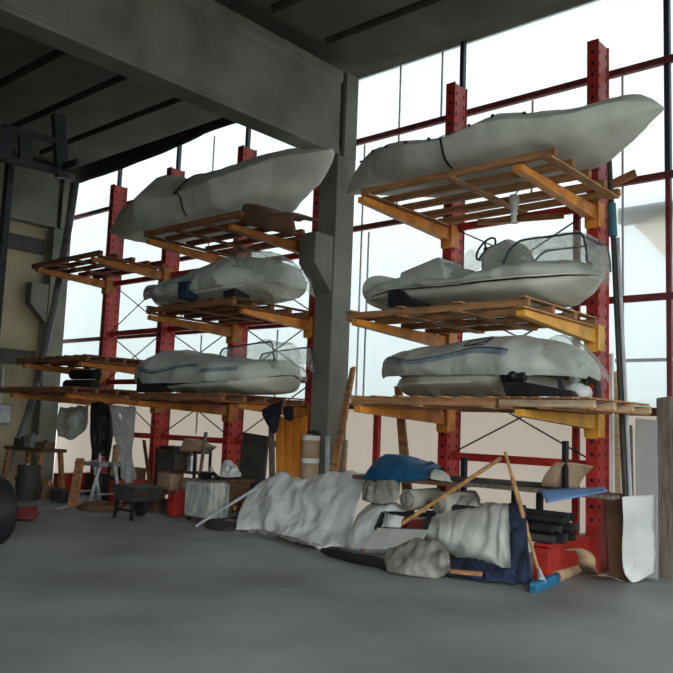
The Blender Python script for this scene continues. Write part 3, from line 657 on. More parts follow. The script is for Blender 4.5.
# long pole and broom
tag(MB().tube([at(361, 551, z=.05), at(501, 458, y=8.08)], [.026, .024], 10).build('wooden_pole', 'handle'), 'long bare wooden pole leaning diagonally across the white sheets onto the bench', 'pole')
bt, bb = at(505, 452, y=8.02), at(539, 572, y=7.82)
br = thing('broom', at(543, 585, z=0), 'broom with blue head on the floor and wooden handle leaning on the bench', 'broom')
MB().tube([bt, bb], .018, 10).build('handle', 'handle', br)
MB().tube([lerp(bb, bt, .32), lerp(bb, bt, .36), lerp(bb, bt, .75), lerp(bb, bt, .78)], [.018, .027, .027, .018], 10).build('sleeve', 'handle', br)
h0, h1 = at(533, 588, z=.05), at(557, 578, z=.05)
MB().bar(h0, h1, .07, .05).build('head', 'bluebroom', br, .01)
MB().bar(h0-Vector((0, 0, .0)), h1-Vector((0, 0, 0)), .06, .098, w1=.06, h1=.098).build('bristles', 'bluebroom', br)
MB().tube([bb+Vector((0, 0, .03)), lerp(h0, h1, .35)+Vector((0, 0, .02))], [.02, .045], 10).build('socket', 'paper', br)
# dark blue cloth hanging over the rack foot
rows = px_sheet([R_([(509, 503), (518, 503), (526, 506)], 'y', 8.0), R_([(510, 530), (519, 532), (527, 536)], 'y', 7.75), R_([(511, 560), (520, 562), (530, 566)], 'y', 7.66), R_([(513, 582), (523, 584), (532, 584)], 'z', .012)], 14, 26, .03, 4, 15)
tag(MB().grid(rows).build('hanging_cloth', 'bluedark', solid=.015), 'dark blue cloth hanging from the bench to the floor behind the broom', 'cloth')
for i in range(15):
    yy = 7.95+.11*(i % 5); zz = .46+.10*(i//5)
    r = .045
    tag(MB().tube([(-5.5+.1*random.random(), yy+.05*(i//5), zz), (-3.86+.12*random.random(), yy+.05*(i//5), zz)], r, 12).build('dark_pipe', 'black' if i % 3 else 'dark'),
        'dark pipe lying across the red rack feet under the bench', 'pipe', 'dark pipes stored under the bench')
a = [at(px, py, y=yy) for px, py, yy in ((539, 490, 8.1), (604, 487, 8.5), (608, 491, 8.3), (546, 503, 7.9))]
rows = sheet([[a[0], lerp(a[0], a[1], .5), a[1]], [lerp(a[0], a[3], .5)+Vector((0, 0, .02)), lerp(lerp(a[0], a[3], .5), lerp(a[1], a[2], .5), .5)+Vector((0, 0, .02)), lerp(a[1], a[2], .5)], [a[3], lerp(a[3], a[2], .5), a[2]]], 16, 8, .006, 2)
tag(MB().grid(rows).build('blue_board', 'bluesheet', solid=.01), 'pale blue sheet lying over the front of the bench beside the right upright', 'sheet')
rows = []
for i in range(14):
    t = i/13; p = at(lerp(541, 556, t), lerp(486, 462, t**.6), y=8.3); rows.append([p, p+Vector((.16, .12, .0)), p+Vector((.34, .22, -.03))])
tag(MB().grid(rows).build('cardboard_sheet', 'cardboard', solid=.012), 'curled piece of brown cardboard standing on the bench by the dark post', 'cardboard')
# floor litter in front of the right rack foot
c0, c1 = at(556, 577, z=.055), at(584, 567, z=.055)
tag(MB().grid([[lerp(c0, c1, t)+(Vector((0, 0, 1))*math.cos(k)+Vector((.7, .7, 0))*math.sin(k))*.055 for k in [2*math.pi*j/20 for j in range(21)]] for t in (0, .33, .66, 1)]).build('cardboard_tube', 'cardboard', solid=.008), 'brown cardboard tube lying on the floor to the right of the broom head', 'tube')
pts = spline([at(564, 551, y=8.15), at(572, 549, y=8.15), at(578, 556, y=8.15), at(579, 566, y=8.2), at(586, 574, z=.03), at(596, 575, z=.06), at(607, 579, z=.02)], 30)
tag(MB().grid([[p, p+Vector((.10, .02, .015)), p+Vector((.16, .06, -.01))] for p in pts]).build('cardboard_strip', 'cardboard', solid=.006), 'curled strip of torn cardboard on the floor by the foot of the right upright', 'cardboard')
# boards, sheets and posts at the right end
def slab(name, m, quad, th, label, cat, bevel=.004, group=None, floor=False):
    a = [at(px, py, **{k: v}) for px, py, k, v in quad]
    if floor:
        for u, d in ((0, 3), (1, 2)):
            q = a[d]-a[u]; a[d] = a[u]+q*(a[u].z/-q.z)
    n = (a[1]-a[0]).cross(a[3]-a[0]).normalized()
    if n.y < 0 or abs(n.z) > .9 and n.z > 0: n = -n
    return tag(MB().quadprism(a, n*th).build(name, m, None, bevel), label, cat, group)
slab('brown_board', 'brown', [(605, 492, 'y', 9.0), (626, 494, 'y', 9.0), (626, 560, 'y', 8.98), (608, 556, 'y', 8.98)], .03, 'brown board standing on the floor left of the curling white sheet', 'board', floor=True)
slab('milky_sheet', 'poly', [(635, 418, 'y', 9.5), (657, 420, 'y', 9.5), (658, 560, 'y', 9.25), (636, 560, 'y', 9.25)], .012, 'tall milky plastic panel leaning beside the grey timber post', 'panel', floor=True)
rows = px_sheet([R_([(622, 497, ), (623, 520), (622, 545), (624, 570), (633, 584)], 'y', 8.75), R_([(631, 496), (633, 520), (633, 545), (634, 570), (639, 581)], 'y', 8.85), R_([(654, 495), (654, 520), (655, 545), (655, 562), (655, 572)], 'y', 9.15)], 40, 14, .012, 4, 17)
for r in rows:
    for p in r: p.z = max(p.z, .012)
tag(MB().grid(rows).build('curling_sheet', 'sheetwhite', solid=.008), 'white sheet with a curling edge standing between the brown board and milky panel', 'sheet')
slab('timber_post', 'wood_grey', [(656, 398, 'y', 9.52), (671, 396, 'y', 9.52), (673, 560, 'y', 9.42), (658, 560, 'y', 9.42)], .09, 'thick weathered grey timber standing against the wall at the far right', 'timber', .01, floor=True)
slab('pale_board', 'beige_sheet', [(674, 415, 'y', 9.58), (715, 415, 'y', 9.58), (717, 560, 'y', 9.45), (676, 560, 'y', 9.45)], .03, 'pale board standing to the right of the grey timber post', 'board', floor=True)
p0, p1 = at(609, 150, y=9.0), at(626, 500, y=8.9)
d = (p1-p0)/(p1.z-p0.z); p1 = p0+d*(0-p0.z)
pole = tag(MB().tube([p0, p1], [.028, .038], 10).build('tall_pole', 'dark', pivot=p1), 'tall thin dark pole leaning against the right upright from the floor', 'pole')
MB().tube([lerp(p0, p1, .135), lerp(p0, p1, .215)], .05, 10).build('tape_wrap', 'teal', pole)
MB().tube([lerp(p0, p1, .22), p1+Vector((.0, -.01, .01))], [.022, .022], 6).build('conduit', 'pale_steel', pole).location += Vector((.055, 0, 0))
slab('white_batten', 'white', [(609, 354, 'y', 9.44), (612, 353, 'y', 9.44), (614, 540, 'y', 9.2), (610, 540, 'y', 9.2)], .05, 'narrow white batten standing behind the tall thin pole', 'batten', floor=True)
slab('pale_plank', 'wood_pale', [(613, 372, 'y', 9.54), (617, 371, 'y', 9.54), (621, 540, 'y', 9.3), (616, 540, 'y', 9.3)], .05, 'narrow pale plank standing between the white batten and tall thin pole', 'plank', floor=True)
slab('grey_board', 'grey', [(622, 425, 'y', 9.54), (632, 425, 'y', 9.54), (634, 540, 'y', 9.35), (624, 540, 'y', 9.35)], .02, 'narrow grey panel standing behind the curling white sheet', 'panel', floor=True)
slab('timber_plank', 'wood', [(394, 386, 'y', 9.5), (401, 386, 'y', 9.5), (410, 480, 'y', 9.25), (401, 480, 'y', 9.25)], .04, 'reddish plank standing against the wall behind the left upright of the right rack', 'plank', floor=True)
# loose board sticking out beyond the top pallet, hanging bag
tag(MB().bar(at(588, 195, y=9.43), at(636, 173, y=9.43), .04, .10).build('loose_board', 'wood', None, .004), 'loose board sticking out past the right upright below the highest boat', 'board')
tag(MB().bar((-5.3, 8.75, 4.285), (-4.25, 9.06, 4.29), .05, .07).build('bare_lath', 'wood'), 'bare lath slung under the highest right pallet', 'lath')
hb = at(514, 205, y=8.2); hg = thing('hanging_bag', hb, 'small white plastic bag hanging under the highest pallet right of the pillar', 'bag')
MB().tube([hb+Vector((0, 0, .12)), hb+Vector((0, 0, .08)), hb, hb-Vector((0, 0, .08)), hb-Vector((0, 0, .18)), hb-Vector((0, 0, .22))], [.05, .065, .055, .04, .03, .05], 10).build('bag', 'white', hg)
MB().tube([hb+Vector((0, 0, .12)), hb+Vector((.05, 0, .16)), hb+Vector((.04, 0, .28))], .008, 6).build('cord', 'black', hg)
# planks with no support modelled, and a cloth, outside behind the wall
for k, (a, b, zz, lb) in enumerate(((617, 760, 0, 'upper grey board fixed outside behind the translucent wall at the far right'), (615, 760, 1, 'lower grey board fixed outside behind the translucent wall at the far right'))):
    p0 = at(619, 213 if k == 0 else 220, y=9.9); tag(MB().box(p0.x, -1.6, 9.86, 10.05, p0.z-.05, p0.z+.05).build('outside_plank', 'wood_grey'), lb, 'board')
q = [at(px, py, y=9.84) for px, py in ((634, 226), (672, 210), (700, 205), (690, 250), (664, 257), (650, 240))]
tag(MB().quadprism(q, (0, .01, 0)).build('hanging_cloth', 'lightcloth'), 'pale cloth hanging from the outside boards behind the wall at the far right', 'cloth')

# ------------------------------------------------------------------ AT THE PILLAR AND LEFT OF IT
for i, lb in enumerate(('leftmost of the four orange planks standing by the pillar', 'second from the left of the four orange planks standing by the pillar', 'third from the left of the four orange planks standing by the pillar', 'rightmost of the four orange planks standing by the pillar, beside the strapped roll')):
    x0 = lerp(275, 299, i/3); dx = [-1, 0, 1, 1][i]
    slab('orange_plank', 'plank_orange', [(x0, 417, 'y', 8.90), (x0+7.0, 416, 'y', 8.90), (x0+7.6, 478, 'y', 8.78), (x0+1, 478, 'y', 8.78)], .04, lb, 'plank', .01, 'orange planks standing by the pillar', floor=True)
slab('grey_batten', 'wood_grey', [(268, 412, 'y', 8.97), (273, 412, 'y', 8.97), (274, 478, 'y', 8.82), (269, 478, 'y', 8.82)], .03, 'thin grey batten standing left of the orange planks', 'batten', floor=True)
c = at(311, 440, y=8.72); rl = thing('strapped_roll', (c.x, 8.72, 0), 'upright brown roll with two white straps in front of the pillar', 'roll')
zt = at(311, 434, y=8.72).z
MB().tube([(c.x, 8.72, 0), (c.x, 8.72, .05), (c.x, 8.72, zt-.03), (c.x, 8.72, zt)], [.12, .135, .135, .12], 18).build('roll', 'cardboard', rl)
for py in (438, 461):
    z = at(311, py, y=8.6).z; MB().tube([(c.x, 8.72, z-.035), (c.x, 8.72, z+.035)], .139, 18).build('strap', 'paper', rl)
MB().ball((c.x+.05, 8.72, zt+.01), (.12, .10, .05)).build('cover', 'black', rl)
slab('leaning_plank', 'wood', [(350, 368, 'y', 9.24), (354, 366, 'y', 9.24), (336, 472, 'y', 8.66), (329, 472, 'y', 8.66)], .05, 'reddish plank leaning against the right side of the concrete pillar', 'plank', floor=True)
slab('narrow_lath', 'wood_pale', [(345, 440, 'y', 9.1), (347, 440, 'y', 9.1), (345, 475, 'y', 8.9), (342, 475, 'y', 8.9)], .03, 'narrow pale lath standing beside the plank at the pillar', 'lath', floor=True)
slab('pale_rod', 'pale_steel', [(325, 436, 'y', 8.86), (329, 436, 'y', 8.86), (329, 500, 'y', 8.7), (325, 500, 'y', 8.7)], .02, 'pale metal strip standing in front of the pillar beside the strapped roll', 'strip')
slab('dark_board', 'dark', [(243, 432, 'y', 8.97), (267, 436, 'y', 8.97), (263, 480, 'y', 8.8), (238, 480, 'y', 8.8)], .06, 'tilted dark board standing left of the orange planks', 'board', floor=True)
# small bits hanging beside it
rows = px_sheet([R_([(262, 410), (270, 405), (283, 400)], 'y', 8.0), R_([(263, 417), (271, 420), (281, 412)], 'y', 7.85), R_([(272, 432), (274, 434), (277, 431)], 'y', 7.9)], 14, 12, .03, 5, 21)
tag(MB().grid(rows).build('hanging_cloth', 'navy', solid=.012), 'dark navy cloth hanging in a point from the lowest pallet left of the pillar', 'cloth')
rows = px_sheet([R_([(283, 407), (289, 406), (294, 407)], 'y', 8.0), R_([(284, 418), (289, 421), (293, 419)], 'y', 7.95)], 8, 6, .02, 5, 22)
tag(MB().grid(rows).build('hanging_rag', 'black', solid=.012), 'small black rag hanging from the lowest pallet next to the navy cloth', 'rag')
# white cloth bundle, wood pile, silver pole
ws = at(230, 478, y=8.5)
tag(MB().box(ws.x-.25, ws.x+.32, 8.25, 8.75, ws.z-.06, ws.z).box(ws.x-.22, ws.x-.16, 8.3, 8.7, 0, ws.z-.05).box(ws.x+.23, ws.x+.29, 8.3, 8.7, 0, ws.z-.05).build('low_bench', 'wood_dark', None, .006), 'low dark wooden bench under the white cloth bundle', 'bench')
rows = px_sheet([R_([(220, 477), (230, 478), (241, 477)], 'y', 8.3), R_([(221, 469), (230, 468), (241, 473)], 'y', 8.35), R_([(224, 463), (230, 463), (238, 471)], 'y', 8.5), R_([(224, 476), (232, 476), (240, 477)], 'y', 8.7)], 22, 18, .05, 5, 23)
tag(MB().grid(rows).build('cloth_bundle', 'sheetwhite', solid=.01), 'white cloth bundle lying on the low dark bench', 'cloth')
random.seed(3)
WL = ['pale timber offcut on top of the wood pile by the silver pole', 'brown timber offcut across the wood pile', 'grey timber offcut at the bottom of the wood pile', 'dark timber offcut poking out of the wood pile', 'reddish timber offcut at the back of the wood pile']
for i in range(5):
    p0 = at(226+i*4, 512-i*5, y=8.15+.1*i); p0.z = .06+.085*i
    p1 = p0+Vector((.75*math.cos(i*1.1), .35*math.sin(i*1.3), .02))
    tag(MB().bar(p0, p1, .09, .07).build('timber_offcut', ['wood_grey', 'brown', 'wood', 'dark', 'wood_pale'][4-i] if i else 'wood_grey', None, .004), [WL[2], WL[1], WL[4], WL[3], WL[0]][i], 'offcut', 'timber offcuts in the wood pile')
tag(MB().tube([at(196, 526, z=.03), at(258, 487, y=8.05)], .022, 10).build('silver_pole', 'pale_steel'), 'thin silver pole leaning on the wood pile beside the big white sheet', 'pole')
rows = px_sheet([R_([(205, 527), (218, 530), (234, 531)], 'z', .012), R_([(208, 517), (220, 518), (236, 522)], 'z', .06), R_([(212, 512), (222, 512), (238, 516)], 'z', .03)], 20, 10, .03, 5, 24)
tag(MB().grid(rows).build('dark_mat', 'dark', solid=.012), 'crumpled dark mat on the floor under the silver pole', 'mat')
# stained cabinet on the floor
k0 = at(184, 515, y=7.95); k0.z = 0; cb_ = thing('paint_cabinet', (k0.x+.3, 8.5, 0), 'pale paint stained metal cabinet with clutter on its top left of the big white sheet', 'cabinet')
cz = at(186, 480, y=7.95).z
MB().box(k0.x, k0.x+.62, 7.95, 8.35, .08, cz).build('body', 'stain', cb_, .01)
MB().box(k0.x-.01, k0.x+.63, 7.93, 8.37, cz, cz+.03).build('top', 'wood_grey', cb_, .005)
MB().box(k0.x+.02, k0.x+.29, 7.935, 7.95, .12, cz-.04).build('door', 'stain', cb_, .004); MB().box(k0.x+.31, k0.x+.59, 7.935, 7.95, .12, cz-.04).build('door', 'stain', cb_, .004)
for dx in (.05, .57): MB().tube([(k0.x+dx, 8.0, .035), (k0.x+dx+.03, 8.0, .035)], .035, 10).build('castor', 'black', cb_)
mc = Vector((k0.x+.3, 8.15, cz+.03)); mg = thing('engine_part', mc, 'dark lumpy engine part lying on top of the paint stained cabinet', 'engine part')
MB().ball(mc+Vector((-.08, 0, .06)), (.14, .1, .06)).tube([mc+Vector((0, -.05, .05)), mc+Vector((.15, -.03, .1)), mc+Vector((.24, 0, .03))], .035, 8).build('casting', 'blackmetal', mg)
MB().tube([mc+Vector((0, 0, .11)), mc+Vector((.02, 0, .19)), mc+Vector((.08, 0, .19)), mc+Vector((.1, 0, .1))], .012, 6).build('lever', 'steel', mg)
# crates behind
def crate(px, py, w, d, h, yy, m, label, cat, z0=None):
    p = at(px, py, y=yy); z = p.z-h if z0 is None else z0
    b = MB(); t = .015
    b.box(p.x, p.x+w, yy, yy+t, z, z+h).box(p.x, p.x+w, yy+d-t, yy+d, z, z+h).box(p.x, p.x+t, yy, yy+d, z, z+h).box(p.x+w-t, p.x+w, yy, yy+d, z, z+h).box(p.x, p.x+w, yy, yy+d, z, z+t)
    return tag(b.build('crate' if cat == 'crate' else cat.replace(' ', '_'), m, None, .006), label, cat)
s0 = at(158, 452, y=8.6); sh = thing('storage_shelf', (s0.x+.4, 8.8, 0), 'dark shelf unit full of clutter behind the paint stained cabinet', 'shelf')
for z in (.32, .68, 1.02): MB().box(s0.x, s0.x+1.1, 8.55, 8.92, z-.03, z).build('shelf_board', 'wood_dark', sh, .004)
for dx in (0, 1.06):
    for yy in (8.55, 8.88): MB().box(s0.x+dx, s0.x+dx+.04, yy, yy+.04, 0, 1.05).build('post', 'blackmetal', sh, .003)
tag(MB().box(s0.x+.02, s0.x+.55, 8.57, 8.9, .685, .98).build('box', 'dark', None, .01), 'dark box on the middle board of the clutter shelf', 'box')
tag(MB().box(s0.x+.05, s0.x+.42, 8.58, 8.88, .325, .62).build('box', 'cardboard', None, .01), 'pale brown carton on the lowest board of the clutter shelf', 'carton')
tag(MB().ball((s0.x+.72, 8.72, .45), (.17, .13, .125)).build('bag', 'cardboard'), 'tan lumpy bag on the lowest board of the clutter shelf', 'bag')
tag(MB().tube([(s0.x+.82, 8.72, .69), (s0.x+.82, 8.72, .95)], .09, 14).tube([(s0.x+.82, 8.72, .95), (s0.x+.82, 8.72, 1.0)], .06, 14).build('can', 'steel', None), 'metal can on the middle board of the clutter shelf', 'can')
tag(MB().box(s0.x+.05, s0.x+.5, 8.57, 8.87, 1.025, 1.09).build('folded_cloth', 'black', None, .02), 'black folded cloth on the top board of the clutter shelf', 'cloth')
cc = at(188, 441, y=8.6)
tag(MB().quadprism([Vector((s0.x+.6, 8.6, 1.03)), Vector((s0.x+.72, 8.6, 1.24)), Vector((s0.x+1.25, 8.6, 1.12)), Vector((s0.x+1.1, 8.6, 1.03))], (0, .3, 0)).build('carton', 'cardboard', None, .006), 'torn open carton on the top board of the clutter shelf', 'carton')
# wheelbarrow-like tray table
t0 = at(122, 517, z=0); tx, ty = at(137, 490, y=7.45).x, 7.45
tt = thing('wheelbarrow', (tx, ty, 0), 'dark grey steel barrow with dark legs standing in front of the clutter shelf', 'barrow')
zt = .50
MB().quadprism([(tx-.36, ty-.25, zt), (tx+.36, ty-.25, zt), (tx+.24, ty-.25, zt-.22), (tx-.22, ty-.25, zt-.22)], (0, .5, 0)).box(tx-.38, tx+.38, ty-.27, ty+.27, zt-.02, zt+.01).build('tray', 'dark', tt, .012)
for dx, dy in ((-.2, -.2), (.2, -.2)): MB().bar((tx+dx, ty+dy, zt-.2), (tx+dx*1.15, ty+dy*1.15, 0), .04, .04).build('leg', 'blackmetal', tt)
MB().bar((tx-.22, ty-.2, .14), (tx+.22, ty-.2, .14), .03, .03).build('stretcher', 'blackmetal', tt)
for dy in (-.22, .22): MB().tube([(tx+.2, ty+dy, zt-.16), (tx+.5, ty+dy, zt-.08), (tx+.7, ty+dy, zt-.02)], .018, 8).build('handle', 'wood_dark', tt)
MB().tube([(tx-.2, ty-.03+.22, .14), (tx-.2, ty+.05+.22, .14)], .14, 18).build('wheel', 'black', tt)
# folding metal workstand
f0 = at(80, 500, z=0); fx, fy = -13.0, 8.0
fx = at(98, 462, y=fy).x; fz = at(98, 462, y=fy).z
fs = thing('folding_workstand', (fx, fy, 0), 'shiny folding metal workstand at the left below the empty pallets', 'workstand')
MB().box(fx-.42, fx+.42, fy-.22, fy-.06, fz-.06, fz).box(fx-.42, fx+.42, fy+.06, fy+.22, fz-.06, fz).build('jaw_top', 'steel', fs, .006)
for dx in (-.36, .3):
    MB().bar((fx+dx, fy-.15, fz-.05), (fx+dx-.04, fy-.3, 0), .06, .05).build('leg', 'steel', fs); MB().bar((fx+dx, fy+.15, fz-.05), (fx+dx+.04, fy+.3, 0), .06, .05).build('leg', 'steel', fs)
    MB().bar((fx+dx, fy-.28, .2), (fx+dx, fy+.28, .2), .04, .03).build('rail', 'steel', fs)
MB().tube([(fx+.05, fy, fz), (fx+.05, fy, fz+.16)], .03, 10).build('clamp', 'steel', fs)
# wooden trestle table with junk
rx, ry = -14.4, 7.72
tb = thing('wooden_trestle', (rx, ry, 0), 'dark wooden trestle bench beside the left wall under the pallets', 'trestle')
rz = at(50, 449, y=ry).z
MB().box(rx-.75, rx+.75, ry-.25, ry+.25, rz-.06, rz).build('top', 'wood_dark', tb, .006)
for dx in (-.6, .6):
    for dy in (-.2, .2): MB().bar((rx+dx, ry+dy, rz-.05), (rx+dx*1.15, ry+dy*1.3, 0), .09, .07).build('leg', 'wood', tb)
MB().box(rx-.65, rx+.65, ry-.03, ry+.03, .25, .33).build('stretcher', 'wood', tb)
for i, (dx, m, lb, sz) in enumerate(((-.5, 'dark', 'dark tool box on the dark trestle bench nearest the wall', (.3, .2, .16)), (-.1, 'grey', 'grey machine housing in the middle of the dark trestle bench', (.26, .22, .24)), (.4, 'brown', 'brown box at the right end of the dark trestle bench', (.34, .22, .12)))):
    tag(MB().box(rx+dx-sz[0]/2, rx+dx+sz[0]/2, ry-sz[1]/2, ry+sz[1]/2, rz, rz+sz[2]).box(rx+dx-.05, rx+dx+.05, ry-.02, ry+.02, rz+sz[2], rz+sz[2]+.04).build(['tool_box', 'machine', 'box'][i], m, None, .012), lb, ['tool box', 'machine', 'box'][i])
slab('leaning_board', 'wood', [(76, 458, 'y', 7.75), (83, 458, 'y', 7.75), (76, 506, 'z', 0), (67, 506, 'z', 0)], .04, 'reddish board leaning against the right end of the dark trestle bench', 'board')
slab('leaning_board', 'wood_pale', [(113, 445, 'y', 8.3), (119, 445, 'y', 8.3), (115, 500, 'z', .0), (108, 500, 'z', .0)], .03, 'tan board leaning behind the shiny workstand', 'board')
bx = at(62, 500, y=8.0).x
drum = thing('oil_drum', (bx, 7.35, 0), 'dark dented oil drum standing in front of the dark trestle bench', 'drum')
MB().tube([(bx, 7.3, 0), (bx, 7.3, .02), (bx, 7.3, .2), (bx, 7.3, .22), (bx, 7.3, .42), (bx, 7.3, .44), (bx, 7.3, .62), (bx, 7.3, .63)], [.2, .21, .21, .22, .22, .21, .21, .19], 20).build('shell', 'dark', drum)
MB().tube([(bx+.08, 7.22, .63), (bx+.08, 7.22, .66)], .03, 10).build('bung', 'steel', drum)
for k, (px, m, lb, w_, h_) in enumerate(((38, 'brown', 'brown crate on the floor under the left end of the dark trestle bench', .34, .28), (56, 'dark', 'dark crate on the floor under the middle of the dark trestle bench', .38, .22))):
    cx = at(px, 495, y=7.7).x; b = MB()
    for zz in (0, h_/3, 2*h_/3): b.box(cx, cx+w_, 7.58, 7.6, zz+.01, zz+h_/3-.015).box(cx, cx+w_, 7.82, 7.84, zz+.01, zz+h_/3-.015)
    b.box(cx, cx+.02, 7.6, 7.82, .01, h_).box(cx+w_-.02, cx+w_, 7.6, 7.82, .01, h_).box(cx, cx+w_, 7.6, 7.82, 0, .02)
    tag(b.build('slatted_crate', m, None, .003), lb, 'crate')
gx = at(108, 486, y=8.6).x
tag(MB().box(gx, gx+.5, 8.45, 8.85, 0, .5).box(gx+.1, gx+.35, 8.5, 8.8, .5, .72).tube([(gx+.22, 8.6, .72), (gx+.22, 8.6, .82)], .05, 12).build('compressor', 'dark', None, .03), 'dark boxy compressor behind the shiny workstand', 'compressor')
tag(MB().tube([(gx+.95, 8.6, 0), (gx+.95, 8.6, .03), (gx+.95, 8.6, .26), (gx+.95, 8.6, .28)], [.11, .12, .15, .155], 18).build('bucket', 'grey', None), 'grey bucket on the floor behind the barrow', 'bucket')
JN = [(150, 500, 'brown', .26, .2, .34, 'brown carton standing on the floor left of the clutter shelf', 'carton'), (166, 506, 'dark', .3, .25, .22, 'low dark case on the floor in front of the clutter shelf', 'case'),
      (90, 490, 'dark', .4, .3, .42, 'dark cupboard standing behind the dark trestle bench', 'cupboard'), (128, 492, 'brown', .35, .25, .62, 'tall brown box standing behind the barrow', 'box')]
for px, py, m, w_, d_, h_, lb, ct in JN:
    p = at(px, py, y=8.75 if h_ > .4 else 8.2)
    tag(MB().box(p.x-w_/2, p.x+w_/2, p.y, p.y+d_, 0, h_).box(p.x-w_/2-.008, p.x+w_/2+.008, p.y-.008, p.y+d_+.008, h_-.06, h_).build(ct, m, None, .008), lb, ct)
for px0, py0, px1, py1, m, lb in ((142, 440, 150, 500, 'wood_dark', 'dark pole leaning against the red upright behind the barrow'), (204, 432, 196, 490, 'wood_grey', 'grey lath leaning behind the paint stained cabinet')):
    slab('leaning_lath', m, [(px0, py0, 'y', 8.52), (px0+2.5, py0, 'y', 8.52), (px1+2.5, py1, 'y', 8.42), (px1, py1, 'y', 8.42)], .03, lb, 'lath', .003, None, floor=True)
# hanging things under the far pallets
rows = px_sheet([R_([(60, 407), (72, 406), (88, 405)], 'y', 8.4), R_([(56, 422), (72, 424), (87, 426)], 'y', 8.25), R_([(58, 436), (70, 440), (80, 435)], 'y', 8.3)], 30, 20, .09, 2, 31, 3)
tag(MB().grid(rows).build('hanging_sheet', 'sheetgrey', solid=.01), 'pale grey cloth hanging below the lowest far left pallet', 'cloth')
rows = px_sheet([R_([(108, 405), (122, 406), (136, 407)], 'y', 8.55), R_([(112, 430), (122, 431), (134, 432)], 'y', 8.5), R_([(119, 455), (126, 456), (132, 456)], 'y', 8.5), R_([(121, 478), (128, 484), (137, 478)], 'y', 8.4)], 30, 34, .07, 2, 32, 3)
tag(MB().grid(rows).build('hanging_sheet', 'poly', solid=.006), 'milky strip of polythene hanging below the lowest far left pallet', 'polythene')
rows = px_sheet([R_([(92, 403), (100, 402), (108, 404)], 'y', 8.1), R_([(91, 414), (100, 412), (110, 415)], 'y', 7.98), R_([(91, 436), (100, 435), (111, 438)], 'y', 7.95), R_([(93, 460), (101, 455), (107, 462)], 'y', 8.0)], 26, 24, .07, 3, 33, 3)
tag(MB().grid(rows).build('hanging_jacket', 'black', solid=.05), 'black jacket hanging from the lowest far left pallet beside the polythene', 'jacket')
for k, (a, b, zz, lb) in enumerate((((73, 376), (97, 377), 0, 'upper black roll lying between the two far left pallet decks'), ((67, 384), (95, 385), 0, 'lower black roll lying between the two far left pallet decks'))):
    p0, p1 = at(*a, y=8.3), at(*b, y=8.3); z = 2.06+.10+(.2 if k == 0 else 0); p0.z = p1.z = z
    tag(MB().tube([p0, p1], .10, 14).build('black_roll', 'black'), lb, 'roll', 'black rolls on the far left pallet')
# floor bits on the left
pts = [at(98, 508, z=.02)+Vector((.42*math.cos(t), .30*math.sin(t), 0)) for t in [2*math.pi*i/30*1 for i in range(30)]]
hs = MB()
for k in range(3): hs.tube([p+Vector((.05*k, .03*k, .035*k)) for p in pts], .018, 6, closed=True)
tag(hs.build('hose_coil', 'brown'), 'brown coiled hose on the floor in front of the shiny workstand', 'hose')
slab('red_lid', 'redplastic', [(14, 507, 'z', .05), (38, 506, 'z', .05), (36, 511, 'z', .05), (14, 512, 'z', .05)], .045, 'red plastic lid on the floor at the left, behind the red mat', 'tray', .01)  # flat red lid lying on the floor
slab('red_mat', 'redplastic', [(14, 514, 'z', .03), (40, 513, 'z', .03), (34, 519, 'z', .03), (12, 519, 'z', .03)], .025, 'red plastic mat on the floor at the left beside the big tyre', 'mat', .01)
slab('yellow_strip', 'yellow', [(0, 479, 'z', .03), (18, 477, 'z', .03), (18, 478.5, 'z', .03), (0, 481, 'z', .03)], .02, 'thin yellow strip lying on the floor by the left wall', 'strip')
slab('metal_clamp', 'steel', [(54, 508, 'z', .03), (70, 505, 'z', .03), (71, 507, 'z', .03), (56, 510, 'z', .03)], .02, 'small metal clamp on the floor below the dark trestle bench', 'clamp')
eb = thing('meter_box', (-16.40, 7.6, 1.2), 'grey meter box fixed to the yellowed left wall', 'meter box')
MB().box(-16.74, -16.58, 7.95, 8.3, 1.3, 1.75).build('housing', 'grey', eb, .012); MB().box(-16.58, -16.57, 7.98, 8.27, 1.34, 1.71).build('door', 'pale_steel', eb, .004)
MB().tube([(-16.72, 8.1, 1.75), (-16.72, 8.1, 2.55)], .02, 8).build('conduit', 'pale_steel', eb)
# long leaning strip in front of the second pillar
pts = spline([at(px, py, y=8.42) for px, py in ((75, 183), (71, 212), (66, 243), (56, 298), (46, 345), (36, 388))]+[at(22, 432, y=8.3), at(8, 470, y=8.1)], 40)
lp = MB()
rows = [[p+Vector((-.16*(1-.4*i/39), 0, 0)), p+Vector((-.05, -.05, 0)), p+Vector((.05, -.05, 0)), p+Vector((.16*(1-.4*i/39), 0, 0))] for i, p in enumerate(pts)]
tag(lp.grid(rows).build('hanging_strip', 'grey', solid=.03), 'long dark grey strip hanging in a curve in front of the far concrete pillar', 'strip')

